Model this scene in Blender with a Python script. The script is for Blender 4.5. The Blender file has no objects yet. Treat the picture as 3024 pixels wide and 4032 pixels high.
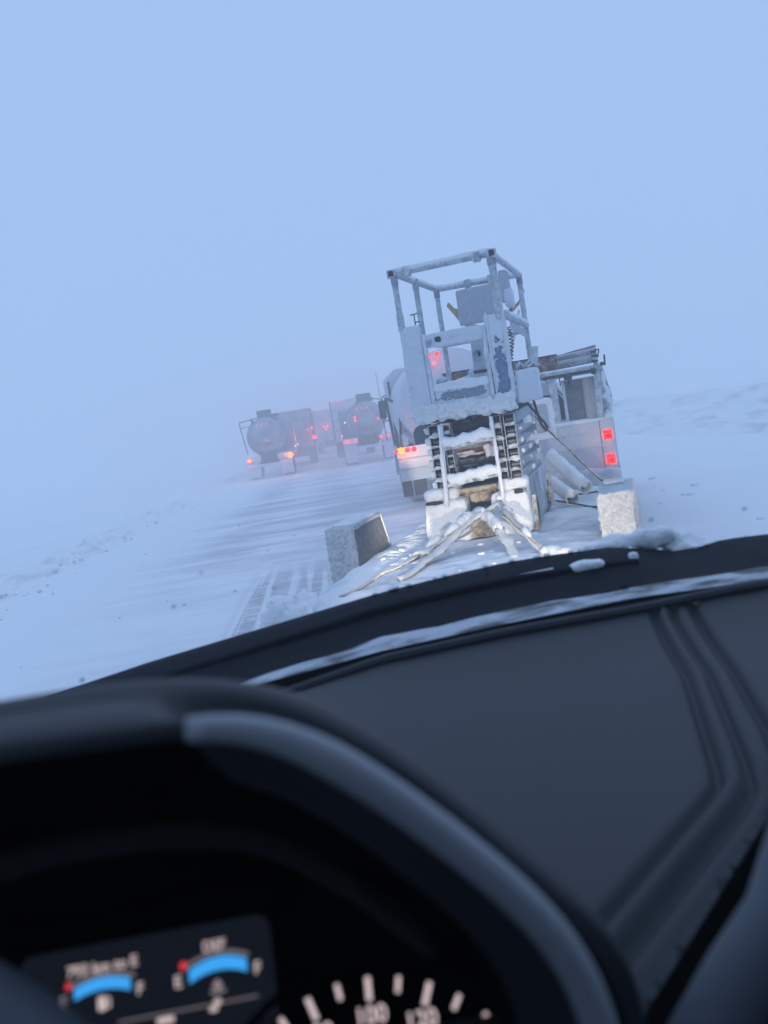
import bpy, bmesh, math, random
from mathutils import Vector, Matrix, noise as mnoise

S = bpy.context.scene
COL = S.collection
rnd = random.Random(7)

# ------------------------------------------------------------------ camera
cd = bpy.data.cameras.new('camera')
cam = bpy.data.objects.new('camera', cd)
COL.objects.link(cam)
EYE = 1.7
ROT = Matrix(((0.98543, 0.162665, -0.049684), (-0.064894, 0.089565, -0.993865), (-0.157217, 0.982608, 0.098816)))
cam.matrix_world = Matrix.Translation((0, 0, EYE)) @ ROT.to_4x4()
cd.sensor_fit = 'VERTICAL'
cd.sensor_height = 24.0
cd.sensor_width = 18.0
cd.lens = 24.0 * 3400.0 / 4032.0
cd.clip_start = 0.02
cd.clip_end = 3000
cd.dof.use_dof = True
cd.dof.focus_distance = 8.0
cd.dof.aperture_fstop = 4.6
S.camera = cam

# ------------------------------------------------------------------ world, sun, exposure
W = bpy.data.worlds.new('World')
S.world = W
W.use_nodes = True
nt = W.node_tree
for n in list(nt.nodes):
    nt.nodes.remove(n)
wo = nt.nodes.new('ShaderNodeOutputWorld')
bg = nt.nodes.new('ShaderNodeBackground')          # the daylight above the cloud
bg.inputs['Strength'].default_value = 0.05
sky = nt.nodes.new('ShaderNodeTexSky')
sky.sky_type = 'NISHITA'
sky.sun_disc = False
SUN_EL, SUN_ROT = math.radians(9), math.radians(200)
sky.sun_elevation = SUN_EL
sky.sun_rotation = SUN_ROT
sky.dust_density = 2.0
nt.links.new(sky.outputs['Color'], bg.inputs['Color'])
bg2 = nt.nodes.new('ShaderNodeBackground')         # the even blue cloud of a snowstorm at dusk
bg2.inputs['Color'].default_value = (0.362, 0.537, 0.868, 1)
bg2.inputs['Strength'].default_value = 1.11
mx = nt.nodes.new('ShaderNodeMixShader')
mx.inputs[0].default_value = 0.93
nt.links.new(bg.outputs[0], mx.inputs[1])
nt.links.new(bg2.outputs[0], mx.inputs[2])
nt.links.new(mx.outputs[0], wo.inputs['Surface'])

sl = bpy.data.lights.new('sun', 'SUN')
sl.energy = 0.25
sl.angle = math.radians(60)
sl.color = (0.85, 0.92, 1.0)
so = bpy.data.objects.new('sun', sl)
COL.objects.link(so)
so.rotation_euler = (math.radians(90) - math.radians(50), 0, math.radians(160))

S.view_settings.view_transform = 'Standard'
S.view_settings.look = 'None'
S.view_settings.exposure = 0.0
S.view_settings.gamma = 1.0
S.view_settings.use_curve_mapping = False
S.render.engine = 'CYCLES'
cy = S.cycles
cy.use_denoising = True
cy.max_bounces = 10
cy.diffuse_bounces = 4
cy.glossy_bounces = 3
cy.transmission_bounces = 2
cy.transparent_max_bounces = 12
cy.volume_bounces = 7
cy.sample_clamp_indirect = 6.0
cy.caustics_reflective = False
cy.caustics_refractive = False

# ------------------------------------------------------------------ materials
def new_mat(name):
    m = bpy.data.materials.new(name)
    m.use_nodes = True
    t = m.node_tree
    for n in list(t.nodes):
        t.nodes.remove(n)
    out = t.nodes.new('ShaderNodeOutputMaterial')
    return m, t, out

def N(t, typ, **kw):
    n = t.nodes.new(typ)
    for k, v in kw.items():
        setattr(n, k, v)
    return n

def noise_node(t, vec, scale, detail=5, rough=0.6, dist=0.0):
    n = t.nodes.new('ShaderNodeTexNoise')
    n.inputs['Scale'].default_value = scale
    n.inputs['Detail'].default_value = detail
    n.inputs['Roughness'].default_value = rough
    n.inputs['Distortion'].default_value = dist
    if vec is not None:
        t.links.new(vec, n.inputs['Vector'])
    return n.outputs['Fac']

def ramp(t, fac, stops):
    r = t.nodes.new('ShaderNodeValToRGB')
    el = r.color_ramp.elements
    while len(el) < len(stops):
        el.new(0.5)
    for e, (p, c) in zip(el, stops):
        e.position = p
        e.color = (c, c, c, 1) if not isinstance(c, tuple) else (*c, 1)
    t.links.new(fac, r.inputs['Fac'])
    return r.outputs['Color']

def math_n(t, op, a, b=None, c=None):
    n = t.nodes.new('ShaderNodeMath')
    n.operation = op
    for i, v in enumerate((a, b, c)):
        if v is None:
            continue
        if isinstance(v, (int, float)):
            n.inputs[i].default_value = v
        else:
            t.links.new(v, n.inputs[i])
    return n.outputs[0]

def mixc(t, fac, a, b):
    n = t.nodes.new('ShaderNodeMix')
    n.data_type = 'RGBA'
    for i, v in ((0, fac), (6, a), (7, b)):
        if isinstance(v, (int, float)):
            n.inputs[i].default_value = v
        elif isinstance(v, tuple):
            n.inputs[i].default_value = (*v, 1)
        else:
            t.links.new(v, n.inputs[i])
    return n.outputs[2]

def bsdf(t, out, color, rough=0.8, bump=None, metallic=0.0, bdist=0.01, bstr=0.5, spec=0.3):
    b = t.nodes.new('ShaderNodeBsdfPrincipled')
    b.inputs['Metallic'].default_value = metallic
    b.inputs['Specular IOR Level'].default_value = spec
    if isinstance(color, tuple):
        b.inputs['Base Color'].default_value = (*color, 1)
    else:
        t.links.new(color, b.inputs['Base Color'])
    if isinstance(rough, (int, float)):
        b.inputs['Roughness'].default_value = rough
    else:
        t.links.new(rough, b.inputs['Roughness'])
    if bump is not None:
        k = t.nodes.new('ShaderNodeBump')
        k.inputs['Strength'].default_value = bstr
        k.inputs['Distance'].default_value = bdist
        t.links.new(bump, k.inputs['Height'])
        t.links.new(k.outputs[0], b.inputs['Normal'])
    t.links.new(b.outputs[0], out.inputs['Surface'])
    return b

def coords(t, stretch=None):
    c = t.nodes.new('ShaderNodeTexCoord').outputs['Object']
    if stretch:
        m = t.nodes.new('ShaderNodeMapping')
        m.inputs['Scale'].default_value = stretch
        t.links.new(c, m.inputs['Vector'])
        return m.outputs[0]
    return c

RIME = (0.74, 0.80, 0.86)
SNOW = (0.84, 0.87, 0.90)

def snow_mat(name, color=SNOW, dirt=None, dirt_amt=0.0, scale=9.0, bdist=0.022):
    m, t, o = new_mat(name)
    v = coords(t)
    h = noise_node(t, v, scale * 4, 6, 0.65)
    h2 = noise_node(t, v, scale * 0.7, 4, 0.6)
    big = noise_node(t, v, scale * 0.22, 4, 0.6)
    col = mixc(t, ramp(t, big, [(0.35, 0.0), (0.7, 1.0)]), tuple(c * 0.93 for c in color), color)
    if dirt:
        col = mixc(t, ramp(t, h2, [(0.62 - dirt_amt, 0.0), (0.72 - dirt_amt * 0.6, 1.0)]), col, dirt)
    hh = math_n(t, 'ADD', math_n(t, 'MULTIPLY', h, 0.8), h2)
    bsdf(t, o, col, 0.85, hh, bdist=bdist, bstr=0.7, spec=0.2)
    return m

def frost(name, base, cover=0.5, scale=7.0, rough=0.75, bdist=0.006, up=0.35, rime=RIME, stretch=None, soft=0.12, metallic=0.0):
    """a surface with rime frozen on it: cover is the share hidden by ice"""
    m, t, o = new_mat(name)
    v = coords(t, stretch)
    a = noise_node(t, v, scale, 7, 0.62, 0.3)
    g = noise_node(t, coords(t), 110, 3, 0.7)
    g2 = noise_node(t, coords(t), 34, 4, 0.7)
    geo = t.nodes.new('ShaderNodeNewGeometry')
    sep = t.nodes.new('ShaderNodeSeparateXYZ')
    t.links.new(geo.outputs['Normal'], sep.inputs[0])
    upn = math_n(t, 'MULTIPLY', math_n(t, 'MAXIMUM', sep.outputs['Z'], 0.0), up)
    f = math_n(t, 'ADD', math_n(t, 'ADD', a, upn), math_n(t, 'MULTIPLY', math_n(t, 'SUBTRACT', g2, 0.5), 0.35))
    thr = 0.5 + (0.5 - cover) * 0.6
    mask = ramp(t, f, [(max(0.0, thr - soft), 0.0), (min(1.0, thr + soft), 1.0)])
    rc = mixc(t, math_n(t, 'ADD', math_n(t, 'MULTIPLY', g, 0.4), math_n(t, 'MULTIPLY', g2, 0.6)), tuple(c * 0.60 for c in rime), tuple(min(1, c * 1.12) for c in rime))
    col = mixc(t, mask, base, rc)
    hh = math_n(t, 'ADD', math_n(t, 'MULTIPLY', mask, 0.9), math_n(t, 'ADD', math_n(t, 'MULTIPLY', g, 0.35), math_n(t, 'MULTIPLY', g2, 0.5)))
    bsdf(t, o, col, rough, hh, bdist=bdist, bstr=0.8, metallic=metallic)
    return m

def plain(name, color, rough=0.5, metallic=0.0, var=0.15, scale=20.0, bdist=0.0006, spec=0.4):
    m, t, o = new_mat(name)
    v = coords(t)
    a = noise_node(t, v, scale, 5, 0.6)
    col = mixc(t, a, tuple(c * (1 - var) for c in color), tuple(min(1, c * (1 + var)) for c in color))
    bsdf(t, o, col, rough, noise_node(t, v, 700, 2, 0.6), bdist=bdist, bstr=0.6, metallic=metallic, spec=spec)
    return m

def glow_mat(name, color, strength):
    m, t, o = new_mat(name)
    e = t.nodes.new('ShaderNodeEmission')
    e.inputs['Color'].default_value = (*color, 1)
    e.inputs['Strength'].default_value = strength
    t.links.new(e.outputs[0], o.inputs['Surface'])
    return m

M = {}
M['snow'] = snow_mat('snow')
M['packed'] = snow_mat('packed_snow', (0.76, 0.80, 0.85), (0.55, 0.60, 0.68), 0.08, 7, 0.02)
M['crust'] = snow_mat('crusted_snow', (0.80, 0.82, 0.84), (0.5, 0.46, 0.40), 0.02, 22, 0.012)
M['tansnow'] = frost('dirty_tan_ice', (0.16, 0.115, 0.075), 0.52, 11, rime=(0.58, 0.49, 0.38))
M['lift_white'] = frost('rimed_pale_steel', (0.46, 0.50, 0.55), 0.62, 10)
M['lift_blue'] = frost('rimed_blue_panel', (0.07, 0.15, 0.30), 0.53, 4.5, soft=0.05, up=0.2, stretch=(1.6, 1.0, 1.1))
def patch(name, base, cx, cz, hx, hz, rime=RIME):
    # bare painted metal showing through thick rime in one irregular patch
    m, t, o = new_mat(name)
    v = coords(t)
    sep = t.nodes.new('ShaderNodeSeparateXYZ'); t.links.new(v, sep.inputs[0])
    a = math_n(t, 'DIVIDE', math_n(t, 'SUBTRACT', sep.outputs['X'], cx), hx)
    b = math_n(t, 'DIVIDE', math_n(t, 'SUBTRACT', sep.outputs['Z'], cz), hz)
    d = math_n(t, 'SQRT', math_n(t, 'ADD', math_n(t, 'MULTIPLY', a, a), math_n(t, 'MULTIPLY', b, b)))
    n1 = noise_node(t, v, 11, 6, 0.65)
    g = noise_node(t, v, 90, 4, 0.7)
    f = math_n(t, 'ADD', math_n(t, 'ADD', d, math_n(t, 'MULTIPLY', math_n(t, 'SUBTRACT', n1, 0.5), 4.2)), math_n(t, 'MULTIPLY', math_n(t, 'SUBTRACT', g, 0.5), 0.9))
    mask = ramp(t, math_n(t, 'MULTIPLY', f, 0.5), [(0.44, 0.0), (0.56, 1.0)])
    bare = mixc(t, ramp(t, g, [(0.45, 0.0), (0.7, 1.0)]), base, tuple(c * 0.4 + r * 0.5 for c, r in zip(base, rime)))
    rc = mixc(t, g, tuple(c * 0.74 for c in rime), tuple(min(1, c * 1.1) for c in rime))
    hh = math_n(t, 'ADD', mask, math_n(t, 'MULTIPLY', g, 0.5))
    bsdf(t, o, mixc(t, mask, bare, rc), 0.75, hh, bdist=0.012, bstr=0.8)
    return m
M['blue_side'] = patch('rimed_blue_guard', (0.085, 0.155, 0.28), .355, 1.25, .045, .26)
M['blue_kick'] = patch('rimed_blue_kick', (0.17, 0.21, 0.28), .06, 1.19, .20, .045)
M['lift_heavy'] = frost('thick_rime', (0.30, 0.36, 0.44), 0.92, 9, bdist=0.012)
M['rime_panel'] = frost('rimed_grey_sheet', (0.34, 0.38, 0.44), 0.55, 26, up=0.1, soft=0.3, rime=(0.56, 0.60, 0.66))
M['tube'] = frost('rimed_tube', (0.17, 0.20, 0.24), 0.56, 18, up=0.55, soft=0.25)
M['arm'] = frost('rimed_arm', (0.12, 0.135, 0.16), 0.60, 15, up=0.35, rime=(0.70, 0.75, 0.80))
M['pinmetal'] = plain('greased_steel', (0.16, 0.17, 0.19), 0.35, metallic=0.3)
M['arm_side'] = frost('rimed_arm_plate', (0.24, 0.28, 0.33), 0.50, 14, up=0.3, soft=0.3, rime=(0.5, 0.54, 0.60))
M['dark'] = frost('dark_steel', (0.022, 0.026, 0.034), 0.16, 14, up=0.22, rime=(0.40, 0.45, 0.51))
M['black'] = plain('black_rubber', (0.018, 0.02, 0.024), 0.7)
M['rust'] = frost('rusty_steel', (0.14, 0.055, 0.035), 0.38, 11, up=0.4, rime=(0.5, 0.48, 0.48))
M['chassis'] = frost('chassis_panel', (0.10, 0.14, 0.20), 0.46, 8, stretch=(1, 0.6, 0.35), soft=0.18, rime=(0.58, 0.62, 0.68))
M['strap'] = frost('frozen_strap', (0.20, 0.155, 0.095), 0.52, 14, up=0.55, bdist=0.014, rime=(0.78, 0.78, 0.76))
M['strap_bare'] = frost('wet_strap', (0.10, 0.085, 0.065), 0.25, 22, up=0.4, rime=(0.55, 0.53, 0.50))
M['cable'] = plain('dark_cable', (0.035, 0.035, 0.04), 0.6)
M['yellow'] = frost('yellow_fabric', (0.50, 0.34, 0.12), 0.32, 9, up=0.2, rime=(0.62, 0.60, 0.55))
M['pvc'] = frost('yellowed_pipe', (0.72, 0.60, 0.36), 0.62, 5, up=0.9, rime=(0.80, 0.81, 0.82))
M['fender_out'] = frost('rimed_fender', (0.42, 0.45, 0.50), 0.97, 42, soft=0.3, bdist=0.02, rime=(0.80, 0.79, 0.77))
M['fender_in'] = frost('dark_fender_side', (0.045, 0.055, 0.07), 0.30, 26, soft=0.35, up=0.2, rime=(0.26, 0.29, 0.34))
M['fender_top'] = frost('fender_top', (0.22, 0.25, 0.30), 0.5, 12, soft=0.3, up=0.15, rime=(0.60, 0.66, 0.74))
M['pickup'] = frost('frosted_pickup_paint', (0.52, 0.53, 0.56), 0.58, 16, soft=0.35, up=0.3, rime=(0.74, 0.74, 0.76))
M['glass_dark'] = plain('dark_window', (0.02, 0.024, 0.03), 0.15, spec=0.6)
M['sheet'] = frost('grey_tank_wall', (0.10, 0.12, 0.145), 0.30, 12, soft=0.25, up=0.2, stretch=(1, 1, 4), rime=(0.24, 0.28, 0.32))
M['pipe_steel'] = frost('frosted_pipe_steel', (0.13, 0.13, 0.15), 0.42, 11, soft=0.2, up=0.4, rime=(0.52, 0.54, 0.58))
M['alu'] = frost('stained_aluminium', (0.42, 0.40, 0.38), 0.45, 7, soft=0.3, up=0.2, rime=(0.52, 0.56, 0.62))
M['truck_white'] = frost('frosted_white_truck', (0.52, 0.54, 0.57), 0.62, 5, soft=0.3, up=0.3)
M['bumper_white'] = frost('white_bumper', (0.78, 0.79, 0.80), 0.6, 9, soft=0.3, up=0.2, rime=(0.84, 0.84, 0.84))
M['tank'] = frost('dusted_tank', (0.12, 0.14, 0.175), 0.36, 1.4, soft=0.25, up=0.15, rime=(0.60, 0.65, 0.72), rough=0.5)
M['truck_dark'] = plain('road_grimed_steel', (0.045, 0.05, 0.06), 0.7)
M['rubber_snow'] = frost('snowy_tyre', (0.02, 0.022, 0.026), 0.32, 14, up=0.3)
M['tyre_snowed'] = frost('snow_packed_tyre', (0.03, 0.034, 0.04), 0.72, 7, up=0.3, soft=0.3)
M['red'] = glow_mat('red_lens', (1.0, 0.010, 0.007), 7.0)
t = M['red'].node_tree                       # uneven lens: ribs and crusted snow dim parts of it
e_ = [n for n in t.nodes if n.type == 'EMISSION'][0]
t.links.new(math_n(t, 'MULTIPLY', ramp(t, noise_node(t, coords(t), 26, 4, 0.6), [(0.38, 0.16), (0.60, 1.0)]), 7.5), e_.inputs['Strength'])
M['amber'] = glow_mat('amber_lens', (1.0, 0.24, 0.02), 3.6)
M['red_deep'] = glow_mat('deep_red_lens', (0.62, 0.010, 0.012), 1.0)
M['red_dim'] = glow_mat('small_red_lens', (1.0, 0.16, 0.15), 2.0)
M['white_glow'] = glow_mat('pale_glow', (1.0, 0.86, 0.6), 2.2)
M['paint_dark'] = plain('dark_hood_paint', (0.020, 0.026, 0.036), 0.32, spec=0.5)
M['cowl'] = plain('cowl_plastic', (0.007, 0.010, 0.017), 0.7, spec=0.10)
M['dash'] = plain('dash_plastic', (0.024, 0.028, 0.037), 0.64, var=0.12, scale=45)
M['dash_dark'] = plain('dash_lower_plastic', (0.045, 0.05, 0.06), 0.6, var=0.06)
M['satin'] = plain('satin_trim', (0.33, 0.35, 0.39), 0.45, var=0.05)
M['cabin'] = plain('cabin_trim', (0.03, 0.032, 0.036), 0.85)
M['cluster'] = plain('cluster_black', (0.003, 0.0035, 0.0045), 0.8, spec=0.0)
M['wheel_leather'] = plain('wheel_leather', (0.10, 0.115, 0.14), 0.55)
M['screen'] = glow_mat('display_ground', (0.0062, 0.0085, 0.0145), 1.0)
M['txt'] = glow_mat('display_text', (0.62, 0.50, 0.50), 1.0)
M['txt_dim'] = glow_mat('display_text_dim', (0.26, 0.22, 0.24), 1.0)
M['bar_blue'] = glow_mat('display_blue', (0.05, 0.38, 0.90), 1.0)
M['bar_red'] = glow_mat('display_red', (0.75, 0.05, 0.06), 1.0)
M['bar_rim'] = glow_mat('display_rim', (0.16, 0.14, 0.16), 1.0)
M['tick'] = glow_mat('dial_tick', (0.70, 0.56, 0.58), 1.0)

# clear glass
m, t, o = new_mat('clear_glass')
tb = t.nodes.new('ShaderNodeBsdfTransparent')
tb.inputs['Color'].default_value = (0.97, 0.98, 0.98, 1)
t.links.new(tb.outputs[0], o.inputs['Surface'])
M['glass'] = m
m, t, o = new_mat('thin_ice')
tb = t.nodes.new('ShaderNodeBsdfTransparent')
tb.inputs['Color'].default_value = (0.74, 0.77, 0.81, 1)
t.links.new(tb.outputs[0], o.inputs['Surface'])
M['ice'] = m

# snow strip at the foot of the windscreen, reflected sky painted into its colour
m, t, o = new_mat('gutter_sheen')
v = coords(t, (1, 2.2, 1))
a = noise_node(t, v, 13, 5, 0.6, 0.4)
b = noise_node(t, coords(t), 60, 4, 0.6)
c1 = mixc(t, ramp(t, a, [(0.40, 0.0), (0.56, 1.0)]), (0.05, 0.06, 0.075), (0.42, 0.46, 0.52))
bsdf(t, o, c1, 0.55, math_n(t, 'ADD', a, math_n(t, 'MULTIPLY', b, 0.3)), bdist=0.01)
M['sky_sheen'] = m

# open snow field and the road's scoured ice
def ground_mat():
    m, t, o = new_mat('snow_field')
    v = coords(t)
    a = noise_node(t, v, 0.25, 5, 0.6)
    s = noise_node(t, coords(t, (0.5, 0.12, 1)), 1.6, 6, 0.6, 0.4)
    f = noise_node(t, v, 14, 5, 0.65)
    col = mixc(t, ramp(t, a, [(0.3, 0.0), (0.7, 1.0)]), (0.78, 0.82, 0.86), (0.85, 0.875, 0.90))
    col = mixc(t, ramp(t, s, [(0.56, 0.0), (0.78, 0.5)]), col, (0.62, 0.67, 0.74))
    bsdf(t, o, col, 0.85, math_n(t, 'ADD', s, math_n(t, 'MULTIPLY', f, 0.3)), bdist=0.03, bstr=0.5, spec=0.2)
    return m

def road_mat():
    m, t, o = new_mat('snowy_road')
    tc = coords(t)
    sep = t.nodes.new('ShaderNodeSeparateXYZ')
    t.links.new(tc, sep.inputs[0])
    x, y = sep.outputs['X'], sep.outputs['Y']
    drift = noise_node(t, coords(t, (0.16, 0.62, 1)), 1.5, 7, 0.62, 0.8)      # streaks blown across the road
    fine = noise_node(t, coords(t, (0.5, 2.4, 1)), 3.2, 6, 0.65)
    # worn wheel paths along the road
    wave = math_n(t, 'ADD', math_n(t, 'MULTIPLY', math_n(t, 'COSINE', math_n(t, 'MULTIPLY', math_n(t, 'SUBTRACT', x, 0.0), 2.9)), 0.5), 0.5)
    fac = math_n(t, 'ADD', math_n(t, 'MULTIPLY', drift, 0.72), math_n(t, 'MULTIPLY', fine, 0.28))
    fac = math_n(t, 'ADD', fac, math_n(t, 'MULTIPLY', wave, 0.05))
    ice = ramp(t, fac, [(0.45, 0.0), (0.56, 0.6), (0.68, 1.0)])
    # the fade of bare ice towards both edges
    edge = t.nodes.new('ShaderNodeMapRange')
    edge.interpolation_type = 'SMOOTHSTEP'
    edge.inputs['From Min'].default_value = 4.6
    edge.inputs['From Max'].default_value = 2.4
    t.links.new(math_n(t, 'ABSOLUTE', math_n(t, 'SUBTRACT', x, 0.6)), edge.inputs['Value'])
    far = t.nodes.new('ShaderNodeMapRange')
    far.inputs['From Min'].default_value = 9.0
    far.inputs['From Max'].default_value = 15.0
    far.inputs['To Min'].default_value = 0.25
    t.links.new(y, far.inputs['Value'])
    ice = math_n(t, 'MULTIPLY', math_n(t, 'MULTIPLY', ice, edge.outputs[0]), far.outputs[0])
    col = mixc(t, ice, (0.80, 0.83, 0.87), (0.43, 0.44, 0.49))
    # pressed tyre tread left beside the trailer
    tr = ramp(t, noise_node(t, coords(t, (8.0, 0.12, 1)), 1.0, 2, 0.5), [(0.42, 0.0), (0.50, 1.0)])
    lug = ramp(t, noise_node(t, coords(t, (2.5, 9.0, 1)), 1.3, 6, 0.8), [(0.40, 0.12), (0.56, 1.0)])
    bx = t.nodes.new('ShaderNodeMapRange'); bx.interpolation_type = 'SMOOTHSTEP'
    bx.inputs['From Min'].default_value = 0.62; bx.inputs['From Max'].default_value = 0.40
    t.links.new(math_n(t, 'ABSOLUTE', math_n(t, 'ADD', x, 0.72)), bx.inputs['Value'])
    by = t.nodes.new('ShaderNodeMapRange'); by.interpolation_type = 'SMOOTHSTEP'
    by.inputs['From Min'].default_value = 12.5; by.inputs['From Max'].default_value = 10.2
    t.links.new(y, by.inputs['Value'])
    tm = math_n(t, 'MULTIPLY', math_n(t, 'MULTIPLY', tr, lug), math_n(t, 'MULTIPLY', bx.outputs[0], by.outputs[0]))
    col = mixc(t, math_n(t, 'MULTIPLY', tm, 0.8), col, (0.33, 0.34, 0.37))
    hh = math_n(t, 'SUBTRACT', math_n(t, 'ADD', math_n(t, 'MULTIPLY', fine, 0.5), drift), math_n(t, 'MULTIPLY', tm, 0.15))
    bsdf(t, o, col, 0.75, hh, bdist=0.03, bstr=0.6, spec=0.25)
    return m

def bank_mat():
    m, t, o = new_mat('ploughed_snow')
    v = coords(t)
    a = noise_node(t, coords(t, (1.4, 0.5, 1.2)), 1.3, 8, 0.68, 0.3)
    f = noise_node(t, v, 9, 5, 0.7)
    col = mixc(t, ramp(t, a, [(0.50, 0.0), (0.68, 1.0)]), SNOW, (0.54, 0.57, 0.62))
    bsdf(t, o, col, 0.9, math_n(t, 'ADD', a, math_n(t, 'MULTIPLY', f, 0.3)), bdist=0.08, bstr=0.8, spec=0.15)
    return m

M['ground'] = ground_mat()
M['road'] = road_mat()
M['bank'] = bank_mat()

# ------------------------------------------------------------------ mesh helpers
def fbm(p, sc, oct_=4):
    return mnoise.fractal(Vector(p) * sc, 1.0, 2.0, oct_)

class MB:
    def __init__(s):
        s.v = []; s.f = []
    def add(s, vs, fs):
        o = len(s.v)
        s.v += [tuple(v) for v in vs]
        s.f += [tuple(i + o for i in f) for f in fs]
        return s
    def box(s, x0, x1, y0, y1, z0, z1):
        vs = [(x0, y0, z0), (x1, y0, z0), (x1, y1, z0), (x0, y1, z0), (x0, y0, z1), (x1, y0, z1), (x1, y1, z1), (x0, y1, z1)]
        return s.add(vs, [(0, 3, 2, 1), (4, 5, 6, 7), (0, 1, 5, 4), (1, 2, 6, 5), (2, 3, 7, 6), (3, 0, 4, 7)])
    def bar(s, p, q, w, h, up=(0, 0, 1)):
        p, q = Vector(p), Vector(q)
        d = (q - p).normalized()
        u = Vector(up)
        if abs(d.dot(u)) > 0.98:
            u = Vector((0, 1, 0))
        r = d.cross(u).normalized(); u = r.cross(d)
        vs = []
        for c in (p, q):
            for a, b in ((-1, -1), (1, -1), (1, 1), (-1, 1)):
                vs.append(c + r * (a * w / 2) + u * (b * h / 2))
        return s.add(vs, [(3, 2, 1, 0), (4, 5, 6, 7), (0, 1, 5, 4), (1, 2, 6, 5), (2, 3, 7, 6), (3, 0, 4, 7)])
    def hollow(s, p, q, w, h, th):
        """an open rectangular tube from p to q: four walls, seen into at both ends"""
        p, q = Vector(p), Vector(q)
        d = (q - p).normalized()
        u = Vector((0, 0, 1)); r = d.cross(u).normalized(); u = r.cross(d)
        vs = []
        for c in (p, q):
            for k in (1.0, None):
                ww = w / 2 if k else w / 2 - th
                hh = h / 2 if k else h / 2 - th
                for a, b in ((-1, -1), (1, -1), (1, 1), (-1, 1)):
                    vs.append(c + r * (a * ww) + u * (b * hh))
        fs = []
        for i in range(4):
            j = (i + 1) % 4
            fs += [(i, j, 8 + j, 8 + i), (4 + j, 4 + i, 12 + i, 12 + j), (j, i, 4 + i, 4 + j), (8 + i, 8 + j, 12 + j, 12 + i)]
        return s.add(vs, fs)
    def tube(s, path, r, n=8, closed=False, cap=True, amp=0.0, sc=20.0, flat=1.0):
        P = [Vector(p) for p in path]
        L = len(P)
        rr = r if isinstance(r, (list, tuple)) else [r] * L
        prev = None; vs = []
        for i, p in enumerate(P):
            if closed:
                d = P[(i + 1) % L] - P[i - 1]
            else:
                d = P[min(i + 1, L - 1)] - P[max(i - 1, 0)]
            d.normalize()
            if prev is None:
                a = Vector((0, 0, 1)) if abs(d.z) < 0.9 else Vector((1, 0, 0))
                prev = (a - d * a.dot(d)).normalized()
            else:
                prev = (prev - d * prev.dot(d)).normalized()
            b = d.cross(prev)
            for k in range(n):
                th = 2 * math.pi * k / n
                off = prev * (math.cos(th) * flat) + b * math.sin(th)
                rad = rr[i]
                if amp:
                    rad *= 1 + amp * fbm(p + off * rr[i], sc, 3)
                vs.append(p + off * rad)
        fs = []
        for i in range(L if closed else L - 1):
            for k in range(n):
                a, b_ = i * n + k, i * n + (k + 1) % n
                c, d_ = ((i + 1) % L) * n + (k + 1) % n, ((i + 1) % L) * n + k
                fs.append((a, b_, c, d_))
        if cap and not closed:
            fs.append(tuple(reversed(range(n))))
            fs.append(tuple((L - 1) * n + k for k in range(n)))
        return s.add(vs, fs)
    def cyl(s, p, q, r, n=14):
        return s.tube([p, q], r, n)
    def ring(s, c, axis, r0, r1, h, n=20):
        """annulus of thickness h about axis 'y' or 'x'"""
        vs = []
        for i in range(n):
            a = 2 * math.pi * i / n
            for rr, e in ((r1, 0), (r1, 1), (r0, 1), (r0, 0)):
                u, w = math.cos(a) * rr, math.sin(a) * rr
                vs.append((c[0] + u, c[1] + e * h, c[2] + w) if axis == 'y' else (c[0] + e * h, c[1] + u, c[2] + w))
        fs = []
        for i in range(n):
            j = (i + 1) % n
            for k in range(4):
                l = (k + 1) % 4
                fs.append((i * 4 + k, i * 4 + l, j * 4 + l, j * 4 + k))
        return s.add(vs, fs)
    def lathe_y(s, cx, cz, prof, n=28):
        """profile of (y, r) turned about a line along y"""
        vs = []
        for (y, r) in prof:
            for k in range(n):
                a = 2 * math.pi * k / n
                vs.append((cx + r * math.cos(a), y, cz + r * math.sin(a)))
        fs = []
        for i in range(len(prof) - 1):
            for k in range(n):
                fs.append((i * n + k, i * n + (k + 1) % n, (i + 1) * n + (k + 1) % n, (i + 1) * n + k))
        fs.append(tuple(reversed(range(n))))
        fs.append(tuple((len(prof) - 1) * n + k for k in range(n)))
        return s.add(vs, fs)
    def prism(s, poly, axis, a, b):
        """poly of 2-D points pushed along axis from a to b; for x: (y,z), y: (x,z), z: (x,y)"""
        def mk(p, t_):
            return {'x': (t_, p[0], p[1]), 'y': (p[0], t_, p[1]), 'z': (p[0], p[1], t_)}[axis]
        n = len(poly)
        vs = [mk(p, a) for p in poly] + [mk(p, b) for p in poly]
        fs = [tuple(range(n)), tuple(reversed(range(n, 2 * n)))]
        fs += [(i, n + i, n + (i + 1) % n, (i + 1) % n) for i in range(n)]
        return s.add(vs, fs)
    def loft(s, rows, closed=False):
        n = len(rows[0]); vs = [p for r in rows for p in r]; fs = []
        for i in range(len(rows) - 1):
            for k in range(n if closed else n - 1):
                k2 = (k + 1) % n
                fs.append((i * n + k, i * n + k2, (i + 1) * n + k2, (i + 1) * n + k))
        return s.add(vs, fs)
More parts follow.
